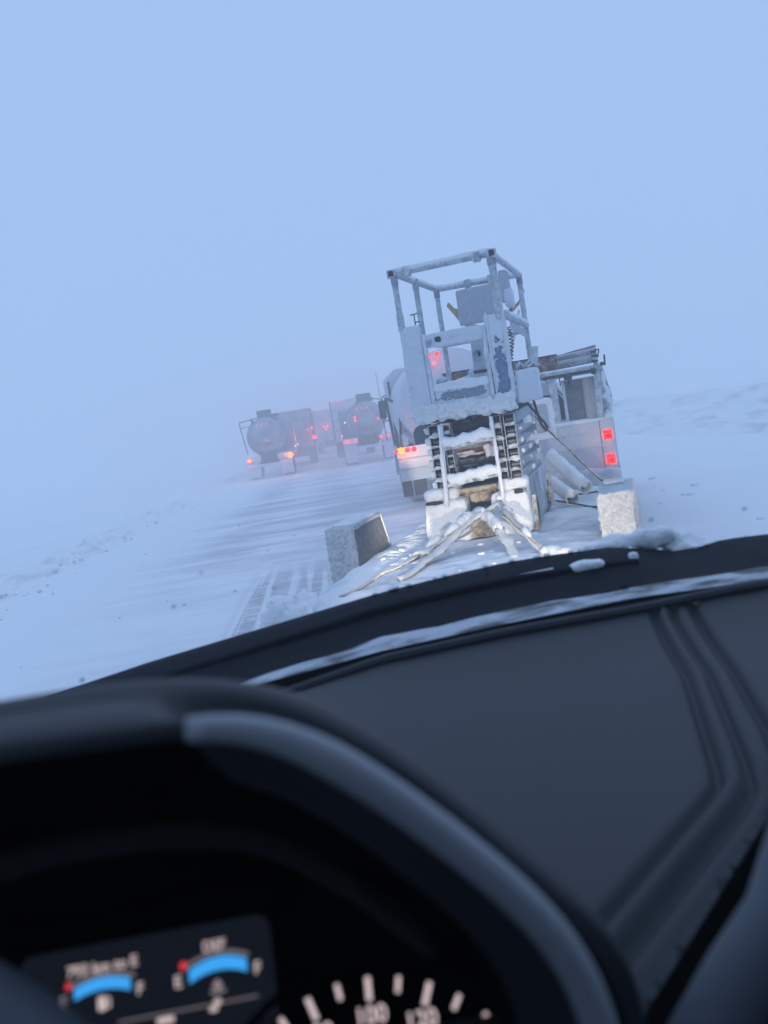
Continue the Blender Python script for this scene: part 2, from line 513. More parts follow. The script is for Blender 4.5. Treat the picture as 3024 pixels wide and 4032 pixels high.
    def pillow(s, x0, x1, y0, y1, z0, z1, amp=0.02, sc=6.0, n=8, k=6.0, seed=0.0):
        """a rounded, lumpy block of snow"""
        c = Vector(((x0 + x1) / 2, (y0 + y1) / 2, (z0 + z1) / 2))
        h = Vector(((x1 - x0) / 2, (y1 - y0) / 2, (z1 - z0) / 2))
        mxh = max(h)
        nn = [max(2, int(round(n * (hh / mxh) ** 0.5))) for hh in h]
        idx = {}; vs = []; fs = []
        def vert(i, j, l):
            key = (i, j, l)
            if key not in idx:
                p = Vector((2 * i / nn[0] - 1, 2 * j / nn[1] - 1, 2 * l / nn[2] - 1))
                q = (abs(p.x) ** k + abs(p.y) ** k + abs(p.z) ** k) ** (1 / k)
                p = p / q * max(abs(p.x), abs(p.y), abs(p.z))
                w = c + Vector((p.x * h.x, p.y * h.y, p.z * h.z))
                d = fbm(w + Vector((seed, seed * 1.7, 0)), sc, 4) * amp
                w += Vector((p.x, p.y, p.z)).normalized() * d
                idx[key] = len(vs); vs.append(w)
            return idx[key]
        for ax in range(3):
            A, B = [q for q in range(3) if q != ax]
            for side in (0, nn[ax]):
                for i in range(nn[A]):
                    for j in range(nn[B]):
                        q = []
                        for di, dj in ((0, 0), (1, 0), (1, 1), (0, 1)):
                            ijk = [0, 0, 0]; ijk[ax] = side; ijk[A] = i + di; ijk[B] = j + dj
                            q.append(vert(*ijk))
                        if (side == 0) == (ax != 1):
                            q.reverse()
                        fs.append(tuple(q))
        return s.add(vs, fs)
    def grid(s, fn, nu, nv):
        vs = [fn(i / nu, j / nv) for j in range(nv + 1) for i in range(nu + 1)]
        fs = [(j * (nu + 1) + i, j * (nu + 1) + i + 1, (j + 1) * (nu + 1) + i + 1, (j + 1) * (nu + 1) + i) for j in range(nv) for i in range(nu)]
        return s.add(vs, fs)
    def build(s, name, mat, parent=None, bevel=0.0, smooth=40, jitter=0.0, sub=0):
        me = bpy.data.meshes.new(name)
        org = Vector(parent['o_']) if parent is not None and 'o_' in parent else Vector((0, 0, 0))
        me.from_pydata([Vector(v) - org for v in s.v], [], s.f)
        me.update()
        if bevel or sub:
            bm = bmesh.new(); bm.from_mesh(me)
            bmesh.ops.remove_doubles(bm, verts=bm.verts, dist=1e-5)
            if bevel:
                ed = [e for e in bm.edges if len(e.link_faces) == 2 and e.calc_face_angle(0) > 0.5]
                bmesh.ops.bevel(bm, geom=ed, offset=bevel, segments=2, affect='EDGES', profile=0.6, clamp_overlap=True)
            for _ in range(sub):
                bmesh.ops.subdivide_edges(bm, edges=bm.edges, cuts=1, use_grid_fill=True)
            if jitter:
                for v in bm.verts:
                    q = v.co + org
                    v.co += Vector((fbm(q, 9, 4), fbm(q + Vector((5, 0, 0)), 9, 4), fbm(q + Vector((0, 7, 0)), 9, 4))) * jitter
            bm.to_mesh(me); bm.free()
        if smooth:
            for p in me.polygons:
                p.use_smooth = True
            try:
                me.set_sharp_from_angle(angle=math.radians(smooth))
            except Exception:
                pass
        me.materials.append(M[mat] if isinstance(mat, str) else mat)
        o = bpy.data.objects.new(name, me)
        COL.objects.link(o)
        if parent is not None:
            o.parent = parent
            o['o_'] = list(org)
        return o

YAW = -math.radians(18.9233)              # the trailer stands askew to the road
RT = Matrix.Rotation(YAW, 3, 'Z')

def thing(name, label, cat, org=(0, 0, 0), yaw=0.0, group=None):
    """an Empty at the base of a thing; org in the coordinates its parts are given in"""
    o = bpy.data.objects.new(name, None)
    o.empty_display_size = 0.2
    COL.objects.link(o)
    o['label'] = label; o['category'] = cat
    if group:
        o['group'] = group
    o.location = Matrix.Rotation(yaw, 3, 'Z') @ Vector(org)
    o.rotation_euler = (0, 0, yaw)
    o['o_'] = list(org)
    return o

def tag(o, label, cat, group=None):
    o['label'] = label; o['category'] = cat
    if group:
        o['group'] = group
    return o

def struct(o, kind='structure', label=None):
    o['kind'] = kind
    if label:
        o['label'] = label
    return o

def single(mb, name, mat, label, cat, org, yaw, group=None, **kw):
    """a thing that is one mesh"""
    h = bpy.data.objects.new('tmp', None); h['o_'] = list(org)
    o = mb.build(name, mat, None, **kw)
    me = o.data
    me.transform(Matrix.Translation(-Vector(org)))
    o.location = Matrix.Rotation(yaw, 3, 'Z') @ Vector(org)
    o.rotation_euler = (0, 0, yaw)
    bpy.data.objects.remove(h)
    return tag(o, label, cat, group)

def glow(parent, p, color, watts, r=0.05):
    l = bpy.data.lights.new('lamp_light', 'SPOT')        # a vehicle lamp throws its light rearwards only
    l.energy = watts * 0.75; l.color = color; l.shadow_soft_size = 0.03
    l.spot_size = math.radians(150); l.spot_blend = 0.6
    o = bpy.data.objects.new('lamp_light', l)
    COL.objects.link(o)
    o.parent = parent
    o.location = Vector(p) - Vector(parent['o_'])
    o.rotation_euler = (math.radians(-112), 0, 0)
    k = bpy.data.lights.new('lamp_halo', 'POINT')       # extra light added for the lens bloom and the glow on the rime
    k.energy = watts * 0.12; k.color = color; k.shadow_soft_size = 0.03
    q = bpy.data.objects.new('lamp_halo', k)
    COL.objects.link(q); q.parent = parent; q.location = o.location
    return o

RED, AMB = (1.0, 0.06, 0.05), (1.0, 0.30, 0.06)

def lamp(parent, p, r, mat='red', watts=0, name='tail_light', color=None):
    o = MB().lathe_y(p[0], p[2], [(p[1] - 0.02, r * 0.55), (p[1] - 0.012, r * 0.9), (p[1], r), (p[1] + 0.03, r)], 12).build(name, mat, parent)
    if watts:
        glow(parent, (p[0], p[1] - 0.055, p[2]), color or (AMB if mat == 'amber' else RED), watts)
    return o

def wheel(parent, x0, x1, y, z, r, mat='rubber_snow'):
    o = MB()
    n = 24
    prof = [(x0, r * 0.55), (x0, r * 0.86), (x0 + (x1 - x0) * 0.18, r), (x1 - (x1 - x0) * 0.18, r), (x1, r * 0.86), (x1, r * 0.55)]
    vs = [(px, y + rr * math.cos(2 * math.pi * k / n), z + rr * math.sin(2 * math.pi * k / n)) for px, rr in prof for k in range(n)]
    fs = [(i * n + k, i * n + (k + 1) % n, (i + 1) * n + (k + 1) % n, (i + 1) * n + k) for i in range(5) for k in range(n)]
    o.add(vs, fs)
    w = o.build('wheel', mat, parent)
    MB().cyl((x0 + 0.02, y, z), (x1 - 0.02, y, z), r * 0.56, 16).build('rim', 'truck_dark', w)
    return w

# ------------------------------------------------------------------ ground, road, banks
def ground_z(x, y):
    d = 0.0
    if x > 8.5:
        d += 0.25 * min(1, (x - 8.5) / 4)
    if x < -6.5:
        d += 0.15 * min(1, (-6.5 - x) / 5)
    return -0.03 + d * 0 + 0.03 * fbm((x, y, 0), 0.25, 4) * min(1, max(0, abs(x) - 6.2) / 2)

gx = [-240, -160, -100, -60, -40, -28, -20, -15, -12, -10, -8.5, -7.2, -6.2, -3, 0, 3, 6.2, 7.5, 9, 10, 12, 15, 20, 30, 50, 100, 160, 240]
gy = [-50, -20, -5] + [0.8 * i for i in range(0, 60)] + [50, 55, 60, 70, 80, 100, 140, 200, 300]
mb = MB()
mb.loft([[(x, y, ground_z(x, y)) for x in gx] for y in gy])
struct(mb.build('ground', 'ground'), label='open snow field on both sides of the road')
mb = MB()
mb.loft([[(x, y, 0.006 + 0.012 * fbm((x * 0.7, y * 0.5, 3), 0.9, 3) * (1 if abs(x) < 6 else 0)) for x in [-6.3, -6, -5, -4, -3, -2, -1, 0, 1, 2, 3, 4, 5, 6, 6.9]] for y in [-45 + 1.0 * i for i in range(0, 160)] + [120, 160, 220, 298]])
struct(mb.build('road', 'road'), label='snow covered road with scoured grey ice')

def bank(name, xs, prof, y0, y1, step, amp, sc, mat, seed, label):
    ys = [y0 + step * i for i in range(int((y1 - y0) / step) + 1)]
    rows = []
    for y in ys:
        row = []
        for x, h in zip(xs, prof):
            xx = x + 0.25 * fbm((x * .3, y * .25 + seed, 1), 1.0, 3)
            hh = h + (amp * fbm((x, y * 0.7, seed), sc, 5) if h > 0.0 else 0)
            row.append((xx, y, hh - 0.06 if h <= 0 else max(hh, 0.0)))
        rows.append(row)
    return struct(MB().loft(rows).build(name, mat, smooth=180), label=label)

bank('snow_bank', [10.7, 11.1, 11.4, 11.7, 12.0, 12.3, 12.6, 12.9, 13.2, 13.6, 14.0, 14.4, 14.9, 15.5, 16.5, 18.0, 21.0],
     [0.0, .10, .24, .30, .42, .55, .62, .58, .66, .92, 1.10, 1.12, 1.05, .95, .8, .6, 0.0], 8, 150, 0.45, 0.10, 0.6, 'bank', 4.0, 'ploughed snow bank beyond the right side of the road')
bank('snow_ridge', [-6.6, -6.3, -6.05, -5.85, -5.7, -5.55, -5.4, -5.2, -4.9],
     [0.0, .05, .10, .13, .11, .12, .08, .04, 0.0], 5, 110, 0.22, 0.10, 2.6, 'bank', 9.0, 'low ploughed ridge of crusted snow along the left road edge')

# loose crumbs of crust
mb = MB()
for i in range(230):
    u = rnd.random()
    if u < 0.93:
        x, y, r = rnd.gauss(-5.5, 0.35), 9 + 26 * rnd.random() ** 1.3, rnd.uniform(0.01, 0.042)
    else:
        x, y, r = rnd.uniform(-4.5, 0.5), rnd.uniform(7, 20), rnd.uniform(0.008, 0.026)
    z = 0.05 if x < -5.0 else 0.012
    mb.pillow(x - r, x + r * 1.2, y - r, y + r, z - r * .4, z + r, r * 0.5, 20, 3, 3.0, i)
struct(mb.build('snow_crumbs', 'packed', smooth=180), 'stuff', 'crumbs of crusted snow scattered on the road')
mb = MB()
for i in range(22):
    x, y = 5.3 + rnd.gauss(0, .5), 8.5 + rnd.random() * 9
    r = rnd.uniform(0.015, 0.06)
    mb.pillow(x - r, x + r, y - r, y + r, -r * .4, r * .7, r * .4, 8, 4, 3.0, i)
struct(mb.build('snow_clods', 'snow', smooth=180), 'stuff', 'clods of snow on the shoulder right of the trailer')

# ------------------------------------------------------------------ flatbed trailer (trailer coordinates: y straight ahead of it)
tr = thing('flatbed_trailer', 'snow covered flatbed trailer with boxy wheel fenders carrying the scissor lift', 'trailer', (-1.13, 7.0, 0), YAW)

def deck_z(x, y):
    h = 0.675 + 0.022 * fbm((x, y, 2), 2.2, 5) + 0.008 * fbm((x, y, 8), 9, 3)
    h += 0.05 * math.exp(-((x + 1.05) / 0.42) ** 2 - ((y - 5.75) / 0.55) ** 2)
    h += 0.04 * math.exp(-((x + 1.85) / 0.16) ** 2)
    h += 0.03 * math.exp(-((y - 6.62) / 0.12) ** 2) * (1 if -1.6 < x < -.72 else 0)
    e = min(x + 2.04, -0.02 - x, y - 4.56, 9.75 - y)
    return h - 0.05 * math.exp(-max(e, 0) / 0.03)
MB().box(-2.02, -0.03, 4.6, 9.7, 0.48, 0.625).build('deck', 'dark', tr)
mb = MB()
mb.grid(lambda u, v: (-2.05 + 2.04 * u + 0.012 * fbm((0, v * 9, 0), 3, 3), 4.55 + 5.2 * v + 0.03 * fbm((u * 6, 0, 0), 3, 3), deck_z(-2.05 + 2.04 * u, 4.55 + 5.2 * v)), 90, 200)
ring = []
mb.build('deck_snow', 'packed', tr, smooth=180)['kind'] = 'stuff'
MB().box(-2.05, -0.01, 4.57, 4.6, 0.47, 0.66).build('rear_sill', 'lift_heavy', tr)
MB().box(-2.055, -2.02, 4.6, 9.7, 0.5, 0.655).build('side_rail', 'lift_heavy', tr)
MB().box(-0.03, 0.005, 4.6, 9.7, 0.5, 0.655).build('side_rail', 'lift_heavy', tr)
MB().bar((-1.13, 9.7, 0.55), (-1.13, 10.35, 0.55), 0.12, 0.12).build('tongue', 'dark', tr)
MB().cyl((-2.1, 6.6, 0.36), (-0.1, 6.6, 0.36), 0.045, 10).build('axle', 'dark', tr)
mb = MB()
for k in range(26):
    r = rnd.uniform(.012, .04)
    r *= .7
    x, y = rnd.uniform(-1.95, -.3), rnd.uniform(4.9, 6.5)
    z = deck_z(x, y)
    mb.pillow(x - r, x + r, y - r * 1.2, y + r * 1.2, z - r * .5, z + r * .5, r * .4, 14, 4, 3, k)
mb.build('snow_lumps', 'snow', tr, smooth=180)['kind'] = 'stuff'
mb = MB()
mb.pillow(-2.14, -1.82, 4.48, 4.78, 0.60, 0.80, 0.06, 11, 16, 3.0, 3)
mb.build('snow_clump', 'snow', tr, smooth=180)

def fender(x0, x1, inner):
    """boxy fender: sloped front, upright rear, a wheel inside; inner is the x of the closed side"""
    prof = [(6.15, 0.985), (6.98, 0.985), (7.14, 0.69), (7.17, 0.42), (7.14, 0.42), (7.10, 0.68), (6.96, 0.955), (6.18, 0.955), (6.18, 0.44), (6.15, 0.44)]
    f = MB()
    f.prism(prof[::-1], 'x', x0, x1)
    fo = f.build('fender', 'fender_top', tr, bevel=0.006)
    a = MB()
    a.pillow(x0 - .004, x1 + .004, 6.125, 6.16, 0.47, 0.992, 0.014, 55, 44, 14, x0)
    a.build('rime_coat', 'fender_out', fo, smooth=180)
    s = MB()
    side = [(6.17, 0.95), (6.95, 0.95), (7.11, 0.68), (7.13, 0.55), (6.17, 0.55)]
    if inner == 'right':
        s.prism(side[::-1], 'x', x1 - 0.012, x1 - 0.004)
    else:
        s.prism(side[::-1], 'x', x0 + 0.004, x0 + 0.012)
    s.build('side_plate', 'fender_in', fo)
    c = MB()
    c.pillow(x0 + .01, x1 - .01, 6.2, 6.95, 0.975, 1.005, 0.010, 12, 12, 6, x1 * 7)
    if inner == 'right':
        c.build('snow_cap', 'snow', fo, smooth=180)
    else:
        d = MB(); d.pillow(x0 + .03, x1 - .03, 6.72, 6.97, 0.975, 1.012, 0.014, 14, 10, 4, 5)
        d.build('snow_cap', 'fender_out', fo, smooth=180)
    wheel(tr, x0 + 0.02, x1 - 0.03, 6.64, 0.335, 0.335)
    return fo
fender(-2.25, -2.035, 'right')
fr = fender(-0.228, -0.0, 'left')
mb = MB()                                   # ice hanging on the open side of the right wheel well
for k in range(9):
    y = 6.17 + 0.11 * k + rnd.uniform(-.03, .03)
    l = rnd.uniform(.08, .28)
    mb.tube([(-0.004, y, 0.985), (0.004, y, 0.9), (0.008, y + .01, 0.97 - l)], [.028, .02, .006], 7, amp=.5, sc=30)
mb.tube([(0.01, 7.0, .96), (0.015, 7.1, .75), (0.012, 7.16, .44)], [.03, .035, .03], 8, amp=.5, sc=25)
mb.build('ice', 'fender_out', tr, smooth=180)['kind'] = 'stuff'

# tool box on a post at the nose of the trailer
MB().box(-1.0, -0.70, 9.45, 9.75, 1.29, 1.70).build('tool_box', 'rime_panel', tr, bevel=0.02)
MB().box(-0.95, -0.87, 9.55, 9.63, 0.6, 1.29).build('post', 'arm', tr)
mb = MB(); mb.pillow(-1.02, -.685, 9.42, 9.47, 1.27, 1.715, .02, 8, 12, 10, 2)
b_ = mb.build('snow_coat', 'snow', tr, smooth=180)
MB().pillow(-.925, -.735, 9.405, 9.43, 1.36, 1.66, .012, 9, 9, 6, 4).build('bare_patch', 'rime_panel', b_, smooth=180)

# ------------------------------------------------------------------ scissor lift
li = thing('scissor_lift', 'frost caked scissor lift folded down on the trailer deck', 'lift', (-1.17, 7.6, 0.66), YAW)
XL, XR = -1.59, -0.75
Y0, Y1 = 6.70, 8.45
# chassis
MB().box(XL + .02, XR - .03, 6.86, Y1, 0.74, 1.07).build('chassis', 'dark', li, bevel=0.01)
for k, (y0, y1) in enumerate(((6.76, 7.62), (7.66, 8.43))):
    MB().box(XR - 0.028, XR + 0.004, y0, y1, 0.72, 1.11).build('side_panel', 'chassis', li, bevel=0.008)
    MB().box(XL - 0.004, XL + .02, y0, y1, 0.72, 1.11).build('side_panel', 'chassis', li, bevel=0.008)
for y in (7.02, 8.2):
    for x in ((XL - .01, XL + .1), (XR - .1, XR + .016)):
        wheel(li, x[0], x[1], y, 0.83, 0.155)
MB().bar((XR + .012, 6.80, 0.70), (XR + .012, 6.80, 0.98), .05, .035).build('stanchion', 'strap', li, bevel=.006)
MB().bar((XR + .02, 8.3, .70), (XR + .02, 8.3, 1.05), .05, .04).build('stanchion', 'strap', li, bevel=.006)
MB().pillow(XL - .005, -1.245, 6.66, 6.90, 0.69, 1.035, .022, 4, 14, 7, 1).build('snowy_block', 'snow', li, smooth=180)
MB().pillow(-1.055, XR + .004, 6.66, 6.90, 0.69, 1.045, .022, 4, 14, 7, 2).build('snowy_block', 'snow', li, smooth=180)
mb = MB(); mb.pillow(XL - .002, -1.30, 6.70, 6.95, 1.03, 1.13, .02, 9, 12, 4, 5); mb.build('snow_pile', 'snow', li, smooth=180)
mb = MB(); mb.pillow(-.99, XR + .002, 6.70, 6.95, 1.04, 1.14, .02, 9, 12, 4, 6); mb.build('snow_pile', 'snow', li, smooth=180)
MB().pillow(XL + .02, -1.42, 6.645, 6.67, 1.012, 1.042, .006, 20, 6, 4).build('slot', 'black', li, smooth=180)
MB().pillow(-.855, -.785, 6.645, 6.67, 1.02, 1.055, .006, 20, 6, 4).build('slot', 'black', li, smooth=180)
MB().box(-1.26, -1.04, 6.73, 6.76, 0.70, 0.895).build('entry_plate', 'tansnow', li, bevel=.01)
for x in (-1.27, -1.03):
    MB().bar((x, 6.715, .69), (x, 6.715, .905), .03, .03).build('entry_frame', 'dark', li, bevel=.004)
MB().pillow(-1.24, -1.06, 6.80, 6.88, .97, 1.06, .02, 12, 8, 4, 9).build('hydraulic_pump', 'tansnow', li, smooth=180)
MB().cyl((-1.33, 6.80, 1.075), (-1.0, 6.80, 1.085), .026).build('cross_tube', 'tansnow', li)
MB().cyl((-1.3, 6.86, 1.03), (-1.02, 6.86, 1.035), .022).build('cross_tube', 'rust', li)

# folded scissor arms: stacked rectangular tubes, their open ends towards the viewer
NL = 6
lev = [1.155 + 0.088 * k for k in range(NL)]
for k, z in enumerate(lev):
    up = 0.055 if k % 2 else -0.055
    for (xo, w, flip) in ((-0.832, 0.088, 1), (-0.928, 0.060, -1), (-1.428, 0.088, 1), (-1.335, 0.060, -1)):
        z0 = z
        y0 = 6.74 + (0 if flip > 0 else .03) + rnd.uniform(-.012, .02)
        a = MB().hollow((xo, y0, z0), (xo, 8.42, z0 + up * flip * .9), w, 0.084, 0.005).build('scissor_arm', 'arm', li)
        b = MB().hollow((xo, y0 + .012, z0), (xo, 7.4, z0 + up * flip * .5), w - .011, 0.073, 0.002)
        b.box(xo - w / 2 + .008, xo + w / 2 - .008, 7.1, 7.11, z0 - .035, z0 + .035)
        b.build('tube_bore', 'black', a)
        q = MB(); hh = rnd.uniform(.005, .026)
        q.pillow(xo - w / 2 + .004, xo + w / 2 - .004, y0 - .012, y0 + .10, z0 - .046, z0 - .038 + hh, .014, 26, 6, 3, xo + z)
        if rnd.random() < .4:
            q.pillow(xo - w / 2 - .006, xo + w / 2 + .006, y0 - .02, y0 + .04, z0 + .026, z0 + .052, .016, 22, 7, 3, z)
        q.build('bore_snow', 'crust', a, smooth=180)
        MB().cyl((xo - w / 2 + .007, y0 + .10, z0 - .008), (xo + w / 2 - .007, y0 + .10, z0 - .008), .022, 12).build('end_pin', 'rust' if k == 3 else 'pinmetal', a)
        if xo > -0.85:
            MB().bar((xo + .046, 6.76, z0), (xo + .046, 8.40, z0 + up * .9), .004, .082).build('arm_plate', 'arm_side', a)
    for y in ((6.86, 8.05) if k % 2 else (7.42,)):
        MB().cyl((-0.788, y, z), (-0.772, y, z), .020, 10).build('pin', 'rime_panel', li)
        if k % 2 == 0:
            MB().cyl((-1.5, y, z), (-1.47, y, z), .028, 10).build('pin', 'rime_panel', li)
mb = MB()
for k, z in enumerate(lev):
    for y in (6.9, 7.45, 8.1):
        r = rnd.uniform(.012, .026)
        if rnd.random() < .45:
            continue
        mb.pillow(-.79, -.768 + r * .5, y - r, y + r, z - r, z + r, .012, 20, 4, 3, k + y)
    mb.pillow(-1.5 - .03, -1.47, 6.80, 6.87, z - .03, z + .03, .015, 20, 4, 3, k)
mb.build('snow_knobs', 'snow', li, smooth=180)['kind'] = 'stuff'
# cross tubes and cylinders between the arms
MB().cyl((-1.36, 6.93, 1.60), (-0.93, 6.93, 1.61), .055, 18).build('lift_cylinder', 'dark', li)
MB().cyl((-1.36, 6.98, 1.40), (-0.93, 6.98, 1.405), .04, 16).build('cross_tube', 'rust', li)
MB().cyl((-1.36, 6.92, 1.30), (-0.93, 6.92, 1.305), .026, 16).build('cross_tube', 'dark', li)
MB().cyl((-1.36, 6.95, 1.24), (-0.93, 6.95, 1.245), .05, 16).build('lift_cylinder', 'dark', li)
MB().box(-1.36, -.93, 7.15, 7.17, 1.10, 1.64).build('back_plate', 'dark', li)
MB().box(-1.47, -.82, 6.80, 8.4, 1.655, 1.70).build('platform_base', 'dark', li)
MB().box(-1.47, -.82, 6.80, 8.4, 1.075, 1.105).build('base_rail', 'dark', li)
for k, z in enumerate(lev):
    cbx = MB().bar((-1.36, 7.02 - .02 * (k % 2), z - .012), (-.93, 7.02 - .02 * (k % 2), z + .004), .05, .048).build('cross_arm', 'dark' if k != 3 else 'rust', li, bevel=.006)
    mb = MB()
    mb.tube([(-1.34 + .40 * i / 10, 7.0 - .02 * (k % 2), z + .018 + .016 * i / 10) for i in range(11)], [rnd.uniform(.006, .019) for _ in range(11)], 7, amp=.5, sc=18)
    mb.build('arm_snow', 'packed', cbx, smooth=180)
mb = MB(); mb.pillow(-1.30, -1.15, 6.88, 6.95, 1.365, 1.39, .02, 16, 10, 3, 8); mb.pillow(-1.08, -.99, 6.87, 6.95, 1.31, 1.42, .025, 16, 8, 3, 3)
mb.build('snow_pile', 'crust', li, smooth=180)
# ladder
la = bpy.data.objects.new('ladder', None); COL.objects.link(la); la.parent = li; la['o_'] = list(li['o_'])
MB().bar((-1.345, 6.655, 1.64), (-1.385, 6.625, 0.985), .024, .03).build('rail', 'lift_heavy', la, bevel=.004)
MB().bar((-0.955, 6.655, 1.64), (-0.945, 6.625, 1.02), .024, .03).build('rail', 'lift_heavy', la, bevel=.004)
for z, th in ((1.44, .05), (1.155, .048)):
    MB().bar((-1.36, 6.65, z), (-.95, 6.65, z + .035), .07, .025).build('rung', 'arm', la)
    mb = MB()
    mb.tube([(-1.35 + .4 * i / 14, 6.65, z + .038 + .035 * i / 14 + .008 * math.sin(i * 1.3)) for i in range(15)], [th * (0.75 + .35 * abs(math.sin(i * 1.1 + z))) for i in range(15)], 9, amp=.35, sc=14)
    mb.build('rung_snow', 'snow', la, smooth=180)
for (x, z0, z1) in ((-1.36, 1.63, 1.0), (-.95, 1.63, 1.0)):
    mb = MB()
    mb.tube([(x - (.03 if x < -1.2 else -.008) * i / 12, 6.635 - .02 * i / 12, z0 + (z1 - z0) * i / 12) for i in range(13)], [rnd.uniform(.009, .02) for _ in range(13)], 7, amp=.5, sc=22)
    mb.build('rail_snow', 'snow', la, smooth=180)
MB().pillow(-1.0, -.93, 6.60, 6.68, .955, 1.03, .02, 14, 6, 3, 2).build('snow_lump', 'snow', li, smooth=180)
# hose box at the left of the arms
MB().prism([(-1.62, 1.50), (-1.50, 1.50), (-1.49, 1.655), (-1.54, 1.66), (-1.60, 1.64), (-1.625, 1.60)], 'y', 6.84, 6.98).build('hose_box', 'sheet', li, bevel=.014)

# platform
MB().box(XL + .02, XR, 6.72, 8.45, 1.705, 1.745).build('platform_floor', 'lift_heavy', li)
mb = MB()
mb.pillow(XL + .03, XR + .005, 6.66, 6.76, 1.665, 1.80, .035, 17, 64, 8, 3)
mb.build('toe_snow', 'crust', li, smooth=180, )
MB().box(XL + .02, XR - .005, 6.70, 6.73, 1.70, 1.79).build('toe_board', 'lift_blue', li)
def panel(x0, x1, z0, z1, y, mat, name, d=.03, amp=.006):
    mb = MB(); mb.pillow(x0, x1, y, y + d, z0, z1, amp, 9, 18, 16, x0 + z0)
    return mb.build(name, mat, li, smooth=60)
panel(-1.572, -1.402, 1.74, 2.425, 6.685, 'lift_heavy', 'guard_panel', .035)
pr = panel(-0.898, -0.742, 1.74, 2.40, 6.685, 'blue_side', 'guard_panel', .035)
mb = MB(); mb.pillow(-.898, -.872, 6.675, 6.70, 1.76, 2.42, .014, 13, 16, 5, 4); mb.pillow(-.775, -.740, 6.675, 6.70, 1.74, 2.42, .014, 13, 16, 5, 6)
mb.build('panel_rime', 'lift_heavy', pr, smooth=180)
# side box on the right and its bracket
MB().pillow(-.735, -.565, 6.70, 6.97, 1.705, 1.955, .006, 8, 12, 16, 1).build('side_box', 'lift_heavy', li, smooth=60)
br = MB(); br.prism([(-.655, 1.94), (-.575, 1.94), (-.545, 2.115), (-.61, 2.125), (-.62, 2.04), (-.65, 2.0)], 'y', 6.90, 6.915)
br.build('bracket', 'lift_white', li)
MB().cyl((-.628, 6.885, 1.985), (-.628, 6.905, 1.985), .011, 10).build('bolt', 'black', li)
mb = MB()
for i in range(6):
    mb.tube([(-.73 + .02 * i + rnd.uniform(-.01, .01), 6.75 + rnd.uniform(0, .1), 1.96), (-.72 + .025 * i, 6.8, 1.985 + rnd.uniform(-.01, .03)), (-.70 + .03 * i, 6.84, 1.96)], .012, 6, amp=.3)
mb.build('frozen_hose', 'arm', li, smooth=180)
# gate
ga = MB().bar((-1.385, 6.70, 1.80), (-1.385, 6.70, 2.345), .03, .045).bar((-.915, 6.70, 1.79), (-.915, 6.70, 2.335), .03, .05).bar((-1.40, 6.70, 1.80), (-.90, 6.70, 1.79), .03, .03).build('gate', 'lift_white', li, bevel=.006)
mb = MB(); mb.pillow(-1.395, -.905, 6.68, 6.73, 2.225, 2.345, .012, 8, 24, 5, 5); mb.build('gate_rail', 'lift_heavy', ga, smooth=180)
mb = MB(); mb.pillow(-1.37, -.93, 6.69, 6.72, 1.80, 1.945, .008, 9, 20, 14, 5); mb.build('kick_panel', 'blue_kick', ga, smooth=60)
mb = MB(); mb.pillow(-1.37, -.93, 6.677, 6.70, 1.88, 1.955, .014, 9, 20, 4, 8); mb.build('kick_snow', 'snow', ga, smooth=180)
MB().pillow(-1.30, -1.25, 6.668, 6.69, 2.265, 2.31, .006, 20, 6, 3).build('latch', 'dark', ga, smooth=180)
MB().pillow(-1.375, -1.33, 6.668, 6.69, 2.245, 2.30, .006, 20, 6, 3).build('hinge_plate', 'chassis', ga, smooth=180)
for x in (-1.4, -.895):
    MB().bar((x, 6.715, 1.76), (x, 6.715, 2.3), .012, .03).build('gap_strip', 'black', li)
# cage posts and rails
TOP, DS = 2.845, 1.02
def post(name, x, y, z0, z1, r=.024):
    p = MB().cyl((x, y, z0), (x, y, z1), r, 12).build(name, 'tube', li)
    MB().cyl((x, y, z1 - .085), (x, y, z1 + .012), r * 1.18, 12).build('clamp', 'chassis', p)
    MB().cyl((x, y, z0 - .0), (x, y, z0 + .13), r * 1.22, 12).build('sleeve', 'tube', p)
    return p
post('post', -1.552, 6.71, 2.40, TOP)
post('post', -.785, 6.71, 2.36, TOP, .03)
post('post', -1.535, 7.40, 1.75, TOP + .03)
post('post', -1.53, 8.30, 1.75, TOP + .05)
post('post', -.742, 8.30, 1.75, TOP + .03)
def rail(p, q, r=.024, snow=True):
    o = MB().cyl(p, q, r, 12).build('rail', 'tube', li)
    if snow:
        P, Q = Vector(p), Vector(q)
        n = 14
        mb = MB(); mb.tube([P.lerp(Q, (i + .3) / (n + .6)) + Vector((0, 0, r * .8)) for i in range(n + 1)], [r * (.78 + .22 * rnd.random()) for _ in range(n + 1)], 8, amp=.3, sc=18)
        mb.build('rail_snow', 'snow', o, smooth=180)
    return o
rail((-1.565, 6.71, TOP), (-.77, 6.71, TOP + .005), .026)
rail((-1.55, 6.71, TOP), (-1.53, 8.30, TOP + .045))
rail((-1.53, 8.30, TOP + .045), (-.742, 8.30, TOP + .03))
rail((-.785, 6.71, TOP), (-.742, 8.30, TOP + .03))
rail((-.74, 6.75, 2.375), (-.735, 8.30, 2.41), .028)
rail((-1.54, 6.75, 2.33), (-1.53, 8.30, 2.36), .022)
rail((-1.53, 8.30, 2.36), (-.742, 8.30, 2.36), .022, False)
MB().box(-.745, -.738, 7.0, 8.2, 2.29, 2.36).build('name_plate', 'rime_panel', li)
